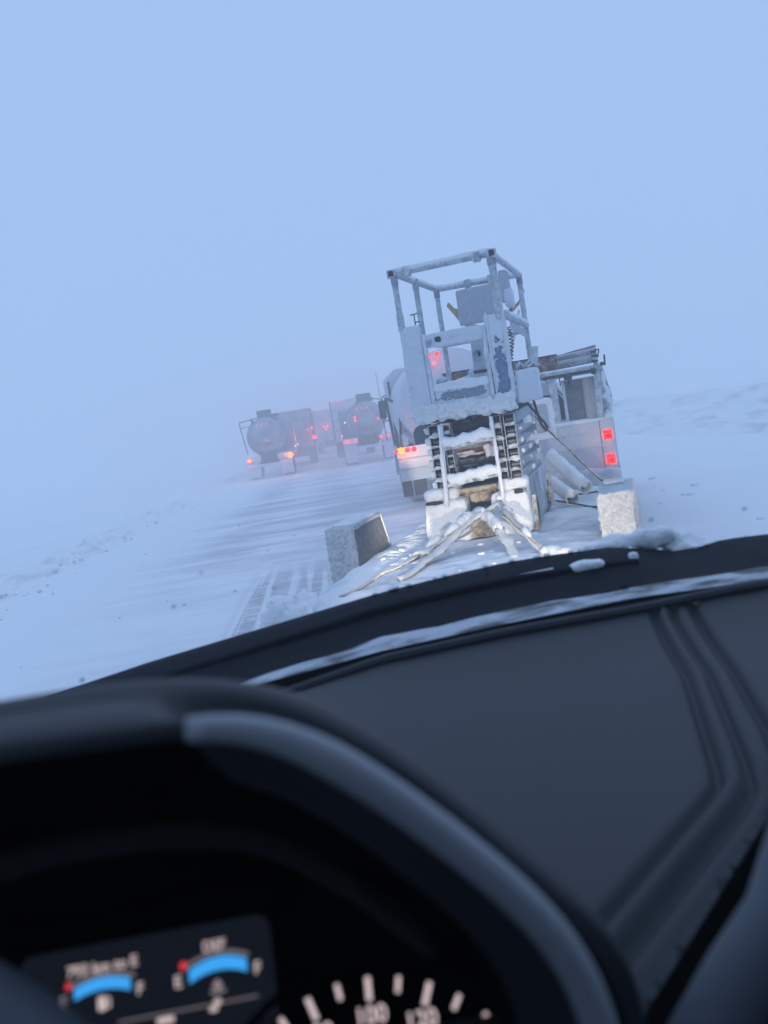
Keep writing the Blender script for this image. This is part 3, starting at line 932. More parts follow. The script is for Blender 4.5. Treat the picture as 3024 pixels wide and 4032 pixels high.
for x, z in ((-1.565, TOP), (-.775, TOP)):
    MB().box(x - .036, x + .036, 6.676, 6.70, z - .034, z + .034).build('corner_block', 'arm', li, bevel=.008)
    MB().box(x - .020, x + .020, 6.670, 6.677, z - .020, z + .022).build('corner_cap', 'dark', li, bevel=.003)
    MB().box(x + (.09 if x < -1 else -.15), x + (.15 if x < -1 else -.09), 6.675, 6.745, z - .036, z + .036).build('corner_sleeve', 'arm', li, bevel=.008)
mb = MB(); mb.bar((-1.44, 6.71, 2.43), (-1.44, 6.71, 2.51), .008, .008); mb.bar((-1.47, 6.71, 2.51), (-1.41, 6.71, 2.515), .008, .008); mb.bar((-1.44, 6.71, 2.45), (-1.40, 6.71, 2.45), .008, .008)
mb.build('latch_wire', 'dark', li)
MB().box(-1.52, -1.44, 6.69, 6.70, 2.40, 2.41).build('clip', 'dark', li)
# hung sheet, control boxes, cable
mb = MB(); mb.pillow(-1.335, -.92, 8.18, 8.22, 2.50, 2.832, .006, 5, 18, 20, 3); mb.build('hung_sheet', 'rime_panel', li, smooth=60)
for x in (-1.22, -1.0):
    MB().cyl((x, 8.26, 2.80), (x, 8.26, 2.92), .03, 12).build('hanger', 'tube', li)
MB().pillow(-.855, -.785, 7.62, 7.86, 2.58, 2.85, .008, 9, 10, 12, 3).build('control_box', 'rime_panel', li, smooth=60)
MB().pillow(-.83, -.755, 7.6, 7.8, 2.53, 2.70, .01, 9, 8, 4, 3).build('snow_lump', 'lift_heavy', li, smooth=180)
MB().tube([(-.80, 7.7, 2.56), (-.79, 7.7, 2.47), (-.81, 7.7, 2.43), (-.77, 7.7, 2.41)], .007, 6).build('cable', 'cable', li)
coil = []
for i in range(150):
    f = i / 149
    a = f * 2 * math.pi * 11
    coil.append((-.828 + .014 * math.sin(f * 5) + .018 * math.cos(a), 7.55 + .018 * math.sin(a), 2.36 - .33 * f))
MB().tube(coil, .0055, 5).build('coiled_cable', 'cable', li)
mb = MB(); mb.pillow(-1.235, -1.125, 7.98, 8.08, 2.05, 2.385, .006, 7, 12, 16, 3); cp = mb.build('control_panel', 'rime_panel', li, smooth=60)
MB().tube([(-1.18 + .034 * math.cos(a), 7.976, 2.20 + .045 * math.sin(a)) for a in [.5 + .3 * k for k in range(17)]], [.007 + .005 * abs(math.sin(k * 1.9)) for k in range(17)], 6, amp=.4).build('switch_guard', 'chassis', cp, smooth=180)
MB().pillow(-1.18, -1.15, 7.97, 7.985, 2.18, 2.23, .006, 30, 6, 3).build('switch', 'dark', cp, smooth=180)
MB().box(-1.24, -1.12, 7.97, 8.09, 2.035, 2.058).build('panel_foot', 'black', cp)
MB().pillow(-1.21, -1.14, 8.0, 8.07, 1.93, 2.03, .01, 14, 6, 6).build('plug', 'chassis', cp, smooth=180)
mb = MB(); mb.pillow(-1.36, -1.28, 6.78, 6.86, 1.93, 2.0, .01, 9, 8, 5); mb.build('junction_box', 'arm', li, smooth=180)

# loose things lying on the platform, a sling hung across the cage
mb = MB()
for (x0, x1, z1, s_) in ((-1.44, -1.24, .15, 1), (-1.32, -1.1, .24, 2)):
    mb.pillow(x0, x1, 8.0, 8.28, 1.745, 1.745 + z1 + .12, .05, 5, 14, 3.5, s_)
single(mb, 'tarpaulin', 'arm', 'crumpled frosty tarpaulin bundle on the lift platform behind the gate', 'tarpaulin', (-1.27, 8.1, 1.745), YAW, smooth=180)
mb = MB()
mb.pillow(-1.15, -.97, 7.70, 7.95, 1.746, 1.94, .04, 6, 12, 3.5, 5)
single(mb, 'canvas_bag', 'lift_white', 'pale lumpy canvas bag on the lift platform below the control panel', 'bag', (-1.06, 7.82, 1.745), YAW, smooth=180)
sg = thing('cargo_sling', 'yellow cargo sling hanging behind the upper rails of the lift cage', 'sling', (-1.13, 8.46, 2.5), YAW)
mb = MB()
pts = [(-1.475, 2.735), (-1.43, 2.665), (-1.375, 2.57), (-1.31, 2.50), (-1.2, 2.455), (-1.05, 2.47), (-.95, 2.535), (-.85, 2.585), (-.79, 2.635), (-.745, 2.72)]
mb.loft([[(x, 8.42 + .11 * j / 3, z + .012 * math.sin(j)) for (x, z) in pts] for j in range(4)])
mb.loft([[(x + .02, 8.42 + .11 * j / 3, z + .045 - .03 * abs(x + 1.1)) for (x, z) in pts] for j in range(4)])
mb.loft([[(x, 8.42, z) for (x, z) in pts], [(x + .02, 8.42, z + .045 - .03 * abs(x + 1.1)) for (x, z) in pts]])
mb.build('webbing', 'yellow', sg)
MB().prism([(-1.478, 2.738), (-1.34, 2.675), (-1.27, 2.60), (-1.25, 2.46), (-1.30, 2.50), (-1.375, 2.575)], 'y', 8.43, 8.435).build('flap', 'yellow', sg, smooth=0)
MB().bar((-.80, 8.50, 2.58), (-.945, 8.50, 2.15), .012, .10, (0, 1, 0)).build('tail', 'pvc', sg)

# ------------------------------------------------------------------ tie downs on the deck
def strap_thing(label, segs, name='tie_down_strap', mat='strap', group='straps holding the lift'):
    org = (segs[0][0][0][0], segs[0][0][0][1], 0.68)
    o = thing(name, label, 'strap', org, YAW, group)
    for path, r, mt, nm in segs:
        P = [Vector(p) for p in path]
        pts = []; rad = []
        for i in range(len(P) - 1):
            n = max(3, int((P[i + 1] - P[i]).length / .045))
            for k in range(n):
                f = k / n
                p = P[i].lerp(P[i + 1], f)
                pts.append(p + Vector((0, 0, -.012 * math.sin(math.pi * f))))
        pts.append(P[-1])
        rad = [r * (1 + .45 * fbm(p, 8, 3)) for p in pts]
        MB().tube(pts, [q * (1.45 if mt != 'crust' else 1.0) for q in rad], 10, amp=.35 if r > .012 else .1, sc=16, flat=.5 if mt != 'crust' else .8).build(nm, mt, o, smooth=180)
    return o
A = (-.975, 6.56, .985)
strap_thing('snow caked strap running left from the lift ladder foot to the deck edge', [
    ([A, (-1.10, 6.40, .93), (-1.30, 6.1, .85), (-1.45, 5.72, .78)], .024, 'strap', 'webbing'),
    ([(-1.0, 6.53, .96), (-1.14, 6.38, .90), (-1.33, 6.05, .815), (-1.50, 5.66, .755)], .012, 'strap_bare', 'strap_edge'),
    ([(-1.45, 5.72, .78), (-1.62, 5.35, .745), (-1.79, 4.95, .70)], .012, 'strap_bare', 'strap_tail')])
strap_thing('second snowy strap crossing low in front of the entry plate', [
    ([(-1.13, 6.50, .955), (-1.22, 6.1, .86), (-1.40, 5.60, .74), (-1.50, 5.35, .70)], .027, 'strap', 'webbing'),
    ([(-1.02, 6.52, .90), (-1.16, 6.42, .83), (-1.28, 6.2, .79)], .010, 'strap_bare', 'strap_tail')])
strap_thing('thick frozen strap bundle dropping right from the lift ladder foot', [
    ([(-1.13, 6.50, .955), (-1.02, 6.32, .90), (-.93, 6.12, .84)], .040, 'crust', 'ratchet_snow'),
    ([(-.93, 6.12, .84), (-.85, 5.9, .77), (-.77, 5.6, .70)], .024, 'strap', 'webbing')])
strap_thing('long snowy strap pair reaching the snow lump at the deck right of the lift', [
    ([A, (-.88, 6.3, .90), (-.72, 5.95, .79), (-.58, 5.68, .71)], .023, 'strap', 'webbing'),
    ([(-.96, 6.56, .99), (-.90, 6.3, .94), (-.74, 5.98, .83), (-.60, 5.74, .73)], .014, 'strap_bare', 'strap_tail'),
    ([(-.60, 5.72, .72), (-.53, 5.66, .73), (-.44, 5.55, .71)], .040, 'crust', 'snow_lump')])
strap_thing('taut grey strap slanting down from the lift platform towards the right fender', [
    ([(-.672, 7.2, 1.581), (-.45, 7.2, 1.29), (-.178, 7.2, .944), (-.15, 7.19, .70)], .013, 'strap_bare', 'webbing')])
mb = MB()                                   # snow caught on the strap bundle
for k in range(16):
    f = .05 + .9 * rnd.random()
    P, Q = rnd.choice((((-.98, 6.54, .98), (-1.40, 5.85, .81)), ((-1.13, 6.5, .96), (-1.38, 5.65, .76)), ((-1.10, 6.48, .94), (-.92, 6.1, .84)), ((-.95, 6.5, .96), (-.70, 5.9, .79))))
    P, Q = Vector(P), Vector(Q)
    d = (Q - P).normalized(); L = rnd.uniform(.05, .11); c = P.lerp(Q, f) + Vector((0, 0, .012))
    mb.tube([c - d * L, c - d * L * .5 + Vector((0, 0, .006)), c + Vector((rnd.uniform(-.01, .01), 0, .010)), c + d * L * .5 + Vector((0, 0, .004)), c + d * L], [.006, rnd.uniform(.018, .028), rnd.uniform(.022, .034), rnd.uniform(.014, .024), .005], 8, amp=.5, sc=26)
mb.build('strap_snow', 'crust', li, smooth=180)['kind'] = 'stuff'
MB_ = MB().tube([(-.70, 6.98, 1.70), (-.64, 7.0, 1.60), (-.585, 7.0, 1.52), (-.565, 7.0, 1.475), (-.58, 7.0, 1.45), (-.61, 7.0, 1.50), (-.63, 7.0, 1.60), (-.645, 6.98, 1.71)], .010, 7)
MB_.build('dangling_hose', 'cable', li)

# pale pipes lying beside the lift
def pipe(p, q, r, label):
    P, Q = Vector(p), Vector(q)
    o = thing('plastic_pipe', label, 'pipe', tuple((P + Q) / 2 - Vector((0, 0, .05))), YAW, 'pale plastic pipes on the deck')
    d = (Q - P).normalized()
    a = d.orthogonal().normalized(); b = d.cross(a)
    n = 18; vs = []
    for c, rr in ((P, r), (Q, r), (Q, r * .82), (Q - d * .15, r * .82)):
        for k in range(n):
            th = 2 * math.pi * k / n
            vs.append(c + a * (rr * math.cos(th)) + b * (rr * math.sin(th)))
    fs = [(i * n + k, i * n + (k + 1) % n, (i + 1) * n + (k + 1) % n, (i + 1) * n + k) for i in range(3) for k in range(n)]
    fs += [tuple(range(n))]
    MB().add(vs, fs).build('pipe_body', 'pvc', o)
    MB().cyl(Q - d * .14, Q - d * .13, r * .82, 18).build('bore', 'black', o)
    mb = MB(); mb.tube([P.lerp(Q, i / 12) + Vector((0, 0, r * .55)) for i in range(13)], [r * rnd.uniform(.5, .72) for _ in range(13)], 8, amp=.3, sc=12)
    mb.build('snow_cap', 'snow', o, smooth=180)
    return o
pipe((-.745, 9.2, 1.10), (-.41, 8.6, .79), .072, 'upper of two snowy pale pipes right of the lift')
pipe((-.755, 8.9, .86), (-.53, 8.25, .745), .066, 'lower of two snowy pale pipes right of the lift')
for pts, lb in ((((-.56, 8.75, .72), (-.42, 8.9, .70), (-.265, 9.0, .70)), 'dark cable lying across the deck below the pipes, the farther one'),
                (((-.70, 8.43, .72), (-.5, 8.15, .70), (-.36, 7.85, .695), (-.235, 7.62, .71)), 'dark cable lying across the deck beside the fender, the nearer one')):
    single(MB().tube(pts, .010, 6), 'power_cable', 'cable', lb, 'cable', pts[0], YAW, 'cables on the deck')

# ------------------------------------------------------------------ pickup towing the trailer
pk = thing('pickup_truck', 'frosted pale pickup with lit red tail lights towing the trailer', 'pickup', (-1.115, 12.5, 0), YAW)
PL, PR = -2.13, -0.10
PY = 10.4
tg = MB(); tg.box(PL + .152, PR - .152, PY, PY + .06, .80, 1.36)
tgo = tg.build('tailgate', 'pickup', pk, bevel=.012)
MB().box(-.95, -.33, PY - .012, PY, 1.235, 1.25).box(-.95, -.2, PY - .012, PY, 1.06, 1.075).build('crease', 'pickup', tgo, bevel=.004)
MB().box(-1.28, -.98, PY - .02, PY, 1.16, 1.22).build('handle', 'dark', tgo, bevel=.01)
for sx in (0, 1):
    x0, x1 = (PR - .15, PR) if sx else (PL, PL + .15)
    bd = MB().box(x0 if not sx else x1 - .06, x1 if sx else x0 + .06, PY + .02, 12.45, .72, 1.37).build('bed_side', 'pickup', pk, bevel=.015)
    MB().box(x0, x1, PY - .01, PY + .06, .80, 1.37).build('bed_corner', 'pickup', pk, bevel=.02)
    for z, c in ((1.185, 1), (.90, 0)):
        xc = (x0 + x1) / 2 + (.005 if sx else -.005)
        lens = MB().box(xc - .05, xc + .05, PY - .03, PY - .012, z - .052, z + .055).build('tail_light', 'red', pk, bevel=.012)
        MB().box(xc - .03, xc + .03, PY - .036, PY - .030, z - .026, z + .002).build('reflector', 'red_deep', lens, bevel=.004)
        glow(pk, (xc, PY - .09, z), RED, 1.2)
MB().box(PL, PR, PY + .03, 12.45, .66, .74).build('bed_floor', 'dark', pk)
MB().box(PL, PR, 12.40, 12.46, .70, 1.38).build('bed_front', 'pickup', pk)
bu = MB(); bu.pillow(PL, PR + .02, PY - .20, PY + .02, .55, .82, .03, 3.2, 22, 7, 3)
bu.build('bumper', 'pickup', pk, smooth=180)
mb = MB(); mb.pillow(-1.0, PR + .01, PY - .235, PY - .03, .62, .83, .05, 5, 22, 3.5, 6); mb.build('bumper_snow', 'pickup', pk, smooth=180)
mb = MB(); mb.pillow(PL + .1, PR - .02, PY - .03, PY + .18, 1.34, 1.405, .02, 4, 30, 4, 3); mb.build('gate_snow', 'snow', pk, smooth=180)
mb = MB(); mb.pillow(PR - .10, PR - .0, PY + .0, 12.3, 1.35, 1.42, .03, 4, 24, 4, 5); mb.build('rail_snow', 'snow', pk, smooth=180)
for y in (11.3, 14.6):
    for x in ((PL + .02, PL + .27), (PR - .27, PR - .02)):
        wheel(pk, x[0], x[1], y, .40, .40)
cabp = [(-2.02, .6), (-.21, .6), (-.24, 1.28), (-.50, 1.30), (-.70, 1.68), (-.80, 1.86), (-.90, 1.94), (-1.32, 1.965), (-1.38, 1.94), (-1.50, 1.86), (-1.60, 1.68), (-1.98, 1.28)]
MB().prism(cabp, 'y', 12.5, 14.4).build('cab', 'pickup', pk, bevel=.02)
MB().prism([(-1.62, 1.30), (-.62, 1.30), (-.72, 1.62), (-.80, 1.75), (-1.42, 1.76), (-1.52, 1.62)], 'y', 12.47, 12.5).build('rear_window', 'glass_dark', pk)
MB().box(-2.02, -.21, 14.4, 16.0, .6, 1.25).build('hood', 'pickup', pk, bevel=.05)
# overhead rack
rk = MB()
rk.bar((-2.12, PY + .05, 1.985), (-.16, PY + .05, 1.98), .06, .05)
rk.bar((-.225, PY + .06, 1.38), (-.205, PY + .06, 2.0), .07, .07)
rk.bar((-2.02, PY + .06, 1.38), (-2.02, PY + .06, 2.0), .07, .07)
rk.bar((-.20, 12.35, 1.38), (-.20, 12.35, 1.98), .06, .06)
rk.bar((-2.02, 12.35, 1.38), (-2.02, 12.35, 1.98), .06, .06)
rk.bar((-2.1, 12.35, 1.98), (-.19, 12.35, 1.98), .06, .06)
rk.bar((-.195, PY, 1.99), (-.195, 12.4, 1.98), .05, .06)
rk.bar((-.72, PY + .05, 1.97), (-.72, PY + .05, 1.38), .09, .05)
MB().box(-2.1, -.20, PY + .0, PY + .16, 1.925, 1.958).build('rack_channel', 'dark', pk, bevel=.004)
MB().box(-.225, -.175, PY - .02, PY + .12, 2.0, 2.20).build('rack_end_post', 'arm', pk, bevel=.006)
MB().box(-.245, -.17, PY - .035, PY - .015, 2.03, 2.06).box(-.245, -.17, PY - .035, PY - .015, 2.09, 2.12).box(-.24, -.18, PY - .03, PY - .012, 2.14, 2.17).build('rack_strap', 'dark', pk, bevel=.005)
ro = rk.build('ladder_rack', 'tube', pk, bevel=.006)
MB().bar((-.155, PY - .02, 2.0), (-.09, PY - .02, 2.0), .05, .04).bar((-.10, PY - .02, 2.0), (-.095, PY - .02, 2.10), .02, .02).bar((-.17, PY - .02, 2.08), (-.145, PY - .02, 2.17), .014, .014).bar((-.19, PY - .02, 2.17), (-.145, PY - .02, 2.17), .014, .014).build('hook', 'dark', ro)
MB().box(-.58, -.49, PY + .0, PY + .08, 1.88, 1.95).bar((-.535, PY + .04, 1.9), (-.53, PY + .04, 1.83), .02, .02).build('rack_clamp', 'dark', ro, bevel=.006)
MB().bar((-.635, PY + .04, 1.95), (-.63, PY + .04, 1.83), .014, .014).build('rack_hook', 'dark', ro)
MB().box(-.265, -.21, PY + .0, PY + .08, 1.90, 1.97).build('rack_clamp', 'dark', ro, bevel=.006)
# snow laden brace and ladder down the right side of the rack
sb = MB()
P0, P1 = Vector((-.155, PY + .15, 1.97)), Vector((-.10, 12.25, 1.60))
sb.bar(P0, P1, .04, .05)
for f in (.25, .5, .75, 1.0):
    p = P0.lerp(P1, f); sb.bar(p, (p.x - .02, p.y + .05, 1.40), .03, .03)
sb.bar((-.16, PY + .2, 1.72), (-.11, 12.25, 1.50), .03, .035)
sbo = sb.build('side_brace', 'tube', pk)
mb = MB()
for i in range(26):
    f = rnd.random(); p = P0.lerp(P1, f)
    z = 1.42 + (p.z - 1.42) * rnd.random() ** .8
    r = rnd.uniform(.03, .075)
    mb.pillow(p.x - .03, p.x + .02, p.y - r * 2.2, p.y + r * 2.2, z - r, z + r, .03, 8, 6, 3, i)
mb.build('brace_snow', 'crust', sbo, smooth=180)

# load on and in the pickup
o = thing('steel_channel', 'rusty steel channel laid across the pickup rack', 'steel beam', (-1.4, PY + .12, 2.02), YAW)
MB().box(-2.0, -.635, PY + .02, PY + .16, 2.02, 2.185).build('web', 'rust', o, bevel=.004)
MB().box(-2.0, -.63, PY + .0, PY + .18, 2.185, 2.20).build('flange', 'dark', o)
for i, (z, r) in enumerate(((2.065, .045), (2.15, .036))):
    single(MB().cyl((-.63, PY + .10, z), (-.20, PY + .06, z + .012), r, 14), 'steel_pipe', 'pipe_steel', ('lower' if i == 0 else 'upper') + ' frosty steel pipe tied on the right end of the pickup rack', 'pipe', (-.45, PY + .08, z - .04), YAW, 'pipes on the pickup rack')
single(MB().bar((-.72, PY + .16, 2.16), (-.18, PY + .1, 2.215), .05, .035), 'plank', 'rust', 'weathered thin plank on top of the pickup rack pipes', 'plank', (-.45, PY + .13, 2.16), YAW)
tk = thing('fluid_tank', 'upright grey metal tank standing in the pickup bed', 'tank', (-.45, PY + .35, .74), YAW)
MB().box(-.60, -.40, PY + .15, PY + .6, .74, 1.872).build('tank_wall', 'sheet', tk, bevel=.01)
MB().box(-.625, -.59, PY + .12, PY + .6, .74, 1.87).build('tank_edge', 'lift_white', tk, bevel=.008)
MB().tube([(-.335, PY + .25, .74), (-.335, PY + .25, 1.872)], .088, 24).build('tank_pipe', 'alu', tk)
MB().box(-.63, -.25, PY + .14, PY + .62, 1.872, 1.885).build('tank_lid', 'lift_white', tk)
single(MB().bar((-.86, PY + .3, 1.97), (-.60, PY + .3, 1.68), .012, .012), 'guy_wire', 'cable', 'thin dark wire slanting from the pickup rack to the tank', 'wire', (-.73, PY + .3, 1.7), YAW)

# ------------------------------------------------------------------ trucks (road coordinates)
def mudflap(p, x0, x1, y, z0, z1, mat='black'):
    return MB().box(x0, x1, y, y + .015, z0, z1).build('mudflap', mat, p, bevel=.004)

# near white tank truck, rear end beside the lift
tk = thing('tank_truck', 'white tank truck close ahead with amber turn signal lit on bright bumper', 'truck', (2.55, 19, 0), 0, 'tank trucks in the convoy')
cx = 2.56
MB().lathe_y(cx, 1.98, [(17.0, .25), (17.03, .6), (17.12, .92), (17.25, 1.04), (20.1, 1.04), (20.22, .9), (20.3, .3)], 36).build('tank', 'truck_white', tk)
MB().box(1.28, 3.84, 17.0, 17.12, .98, 1.21).build('light_bar', 'bumper_white', tk, bevel=.02)
MB().box(1.30, 3.82, 16.98, 17.16, .78, .975).build('bumper', 'bumper_white', tk, bevel=.03)
MB().box(1.30, 1.98, 17.06, 17.10, .53, .775).build('splash_panel', 'truck_white', tk, bevel=.01)
MB().box(3.14, 3.82, 17.06, 17.10, .53, .775).build('splash_panel', 'truck_white', tk, bevel=.01)
for a, b in ((1.30, 1.50), (1.53, 1.78), (3.34, 3.80)):
    mudflap(tk, a, b, 17.09, .22, .53)
for s_ in (1.35, 1.0):
    pass
lamp(tk, (1.37, 16.98, 1.145), .07, 'amber', 26, 'turn_signal')
lamp(tk, (1.275, 16.97, 1.15), .035, 'red', 5, 'marker_and_glint')
lamp(tk, (1.50, 16.98, 1.15), .05, 'red', 5)
lamp(tk, (1.63, 16.98, 1.145), .05, 'red', 4)
lamp(tk, (3.55, 16.98, 1.145), .05, 'red', 3)
lamp(tk, (2.20, 17.0, 2.90), .045, 'red', 4, 'marker_and_glint'); lamp(tk, (2.36, 17.0, 2.91), .045, 'red', 4, 'marker_and_glint'); lamp(tk, (2.28, 17.0, 2.74), .04, 'red_dim', 3, 'marker_and_glint')
lamp(tk, (1.70, 17.22, 2.19), .035, 'white_glow', .4, 'marker_and_glint')  # glowing dot put in for the headlamps' reflection on the tank
for y in (18.3, 19.6):
    for x in ((1.50, 1.92), (3.2, 3.62)):
        wheel(tk, x[0], x[1], y, .5, .5, 'tyre_snowed')
fm = MB()
fm.box(2.1, 2.25, 17.1, 23.5, .85, 1.05).box(2.9, 3.05, 17.1, 23.5, .85, 1.05)
fm.build('frame', 'truck_dark', tk)
fd = MB()
for y in (18.3, 19.6):
    fd.loft([[(x, y + .6 * math.cos(a), .5 + .6 * math.sin(a)) for a in [math.pi * k / 10 for k in range(11)]] for x in (1.45, 1.95)])
fd.build('fender', 'truck_white', tk)
MB().bar((1.45, 17.6, 1.2), (1.62, 18.6, 2.1), .05, .06).bar((1.50, 19.9, 1.2), (1.45, 20.1, 2.3), .06, .06).bar((1.62, 18.6, 2.1), (1.45, 20.1, 2.3), .04, .05).build('hose_rack', 'truck_dark', tk)
MB().bar((1.52, 17.3, 1.3), (1.60, 20.0, 1.75), .09, .12).build('hose_tray', 'lift_white', tk)
cb = MB().prism([(1.62, .9), (3.55, .9), (3.55, 2.8), (3.4, 2.96), (1.78, 2.96), (1.62, 2.82)], 'y', 20.5, 22.4).build('cab', 'truck_white', tk, bevel=.04)
MB().box(1.60, 1.615, 20.48, 20.9, .95, 2.7).build('cab_edge', 'truck_dark', cb)
MB().box(1.92, 3.3, 22.4, 23.8, .9, 1.9).build('engine_hood', 'truck_white', tk, bevel=.08)
wheel(tk, 1.9, 2.2, 23.0, .5, .5, 'tyre_snowed'); wheel(tk, 3.1, 3.4, 23.0, .5, .5, 'tyre_snowed')
mi = MB().pillow(1.38, 1.56, 21.9, 22.0, 1.86, 2.32, .004, 3, 8, 8).build('mirror', 'truck_dark', tk)
MB().tube([(1.66, 22.0, 2.42), (1.56, 21.97, 2.43), (1.50, 21.95, 2.38), (1.48, 21.95, 2.3)], .016, 6).tube([(1.48, 21.95, 1.88), (1.52, 21.97, 1.80), (1.66, 22.0, 1.80)], .016, 6).build('mirror_arm', 'truck_dark', mi)
MB().tube([(1.45, 22.0, 1.85), (1.47, 22.0, 1.3)], .012, 5).build('grab_bar', 'truck_dark', tk)
MB().tube([(1.46, 21.95, 2.35), (1.44, 21.9, 3.05)], .006, 5).build('antenna', 'cable', tk)
MB().box(1.78, 2.2, 20.5, 21.6, .75, 1.25).build('fuel_tank', 'truck_dark', tk, bevel=.08)

def tanker(label, cx, y, r, zc, length, half, zb, amber, side_rail, w=1.0):
    o = thing('tank_truck', label, 'truck', (cx, y + length / 2, 0), 0, 'tank trucks in the convoy')
    prof = [(y, r * .12), (y + .02, r * .45), (y + .09, r * .8), (y + .2, r * .96), (y + .3, r), (y + length, r), (y + length + .15, r * .8), (y + length + .2, r * .2)]
    MB().lathe_y(cx, zc, prof, 32).build('tank', 'tank', o)
    for k in range(5):
        yy = y + .3 + k * (length - .6) / 4
        MB().ring((cx, yy, zc), 'y', r - .01, r + .05, .09, 28).build('tank_band', 'tank', o)
    wk = MB().box(cx - .30 * w, cx + .42 * w, y + .5, y + .62, zc + r + .07, zc + r + .40).box(cx - .30 * w, cx + .42 * w, y + .5, y + length - .5, zc + r + .03, zc + r + .07).box(cx - .1, cx + .62, y + 2.4, y + 3.3, zc + r + .07, zc + r + .22)
    wk.build('walkway', 'truck_dark', o)
    s_ = -1 if side_rail == 'left' else 1
    rb = MB()
    xs = cx + s_ * (half + .06)
    if s_ < 0:
        rb.tube([(cx - .3, y + .25, zc + r + .05), (xs, y + .25, zc + r - .05), (xs - .02, y + .25, zc + r - .12), (xs + .16, y + .2, zb + .3)], .028, 6)
        rb.tube([(xs + .02, y + .25, zc + r - .33), (cx - r * .8, y + .25, zc + r - .3)], .018, 6)
        rb.box(cx - .62, cx - .50, y + .2, y + .3, zc + r - .25, zc + r + .05)
    else:
        rb.tube([(cx - .3, y + .25, zc + r + .05), (cx + .3, y + .25, zc + r + .12), (cx + .75, y + .25, zc + r + .02), (xs - .1, y + .25, zc + r - .3), (xs, y + .2, zb + .3)], .026, 6)
    rb.build('guard_rail', 'truck_dark', o)
    MB().box(cx - half, cx - half + .72, y - .05, y + .05, zb - .14, zb + .14).build('light_panel', 'truck_white', o, bevel=.02)
    MB().box(cx + half - .72, cx + half, y - .05, y + .05, zb - .14, zb + .14).build('light_panel', 'truck_white', o, bevel=.02)
    MB().box(cx - half + .1, cx + half - .1, y - .02, y + .08, zb - .42, zb - .28).build('bumper', 'truck_white', o, bevel=.02)
    MB().box(cx - .45, cx + .45, y + .1, y + .9, zb - .3, zc - r * .6).build('pump_box', 'truck_dark', o, bevel=.05)
    MB().box(cx - .5, cx - .38, y + .1, y + length + 3, zb - .2, zb).box(cx + .38, cx + .5, y + .1, y + length + 3, zb - .2, zb).build('frame', 'truck_dark', o)
    for yy in (y + .9, y + 2.2):
        for x in ((cx - half + .02, cx - half + .58), (cx + half - .58, cx + half - .02)):
            wheel(o, x[0], x[1], yy, .5, .5, 'truck_dark')
    for x in (cx - half + .02, cx + half - .62):
        mudflap(o, x, x + .6, y + .02, .14, zb - .16, 'truck_white')
    cbn = MB().box(cx - half + .1, cx + half - .1, y + length + .5, y + length + 2.4, .9, zc + r - .1).build('cab', 'tank', o, bevel=.05)
    MB().box(cx - .35, cx + .3, y - .0, y + .02, zc - r * .5, zc - r * .32).build('placard', 'rust', o)
    for k in (-1, 0, 1):
        lamp(o, (cx + .26 * k - .12, y + .06, zc + r * .66), .032, 'red_dim', 2.5, 'marker_and_glint')
    return o

t1 = tanker('tanker far left of the convoy, amber signals blinking in the blowing snow', -3.02, 43, .92, 2.06, 8.5, 1.13, 1.03, True, 'left')
lamp(t1, (-1.99, 42.93, .985), .15, 'amber', 130, 'turn_signal'); lamp(t1, (-1.82, 42.93, 1.0), .05, 'red', 12); lamp(t1, (-2.14, 42.93, .985), .05, 'red', 8)
lamp(t1, (-4.02, 42.93, .99), .085, 'amber', 40, 'turn_signal'); lamp(t1, (-3.90, 42.93, 1.0), .045, 'red_dim', 8); lamp(t1, (-4.15, 42.93, .98), .045, 'red_dim', 6)
MB().box(-3.05, -2.93, 43.0 - .02, 43.0, 1.86, 1.89).build('marker_and_glint', 'red_dim', t1); glow(t1, (-2.99, 42.9, 1.88), RED, 3)
lamp(t1, (-1.8, 46.5, 1.35), .04, 'white_glow', 0, 'marker_and_glint'); lamp(t1, (-1.8, 50.5, 1.4), .04, 'white_glow', 0, 'marker_and_glint'); lamp(t1, (-1.72, 43.2, 1.14), .035, 'red_dim', 3, 'marker_and_glint')
t2 = tanker('tanker in the right lane of the convoy, all its tail lights red', 1.95, 42, .90, 2.08, 8.0, 1.28, 1.17, False, 'right')
for x, w_, r in ((.80, 10, .05), (.93, 14, .055), (1.33, 12, .055), (2.52, 9, .055), (2.88, 10, .055)):
    lamp(t2, (x, 41.93, 1.19), r, 'red', w_)
lamp(t2, (1.42, 41.95, 2.28), .05, 'red', 5); lamp(t2, (1.43, 41.95, 2.13), .05, 'red', 5); lamp(t2, (2.52, 41.95, 2.06), .05, 'red', 5)
lamp(t2, (.70, 44, 1.48), .035, 'white_glow', 3, 'marker_and_glint'); lamp(t2, (.66, 43, 1.35), .035, 'red_dim', 2, 'marker_and_glint'); lamp(t2, (.92, 42.5, 2.12), .035, 'white_glow', 3, 'marker_and_glint')

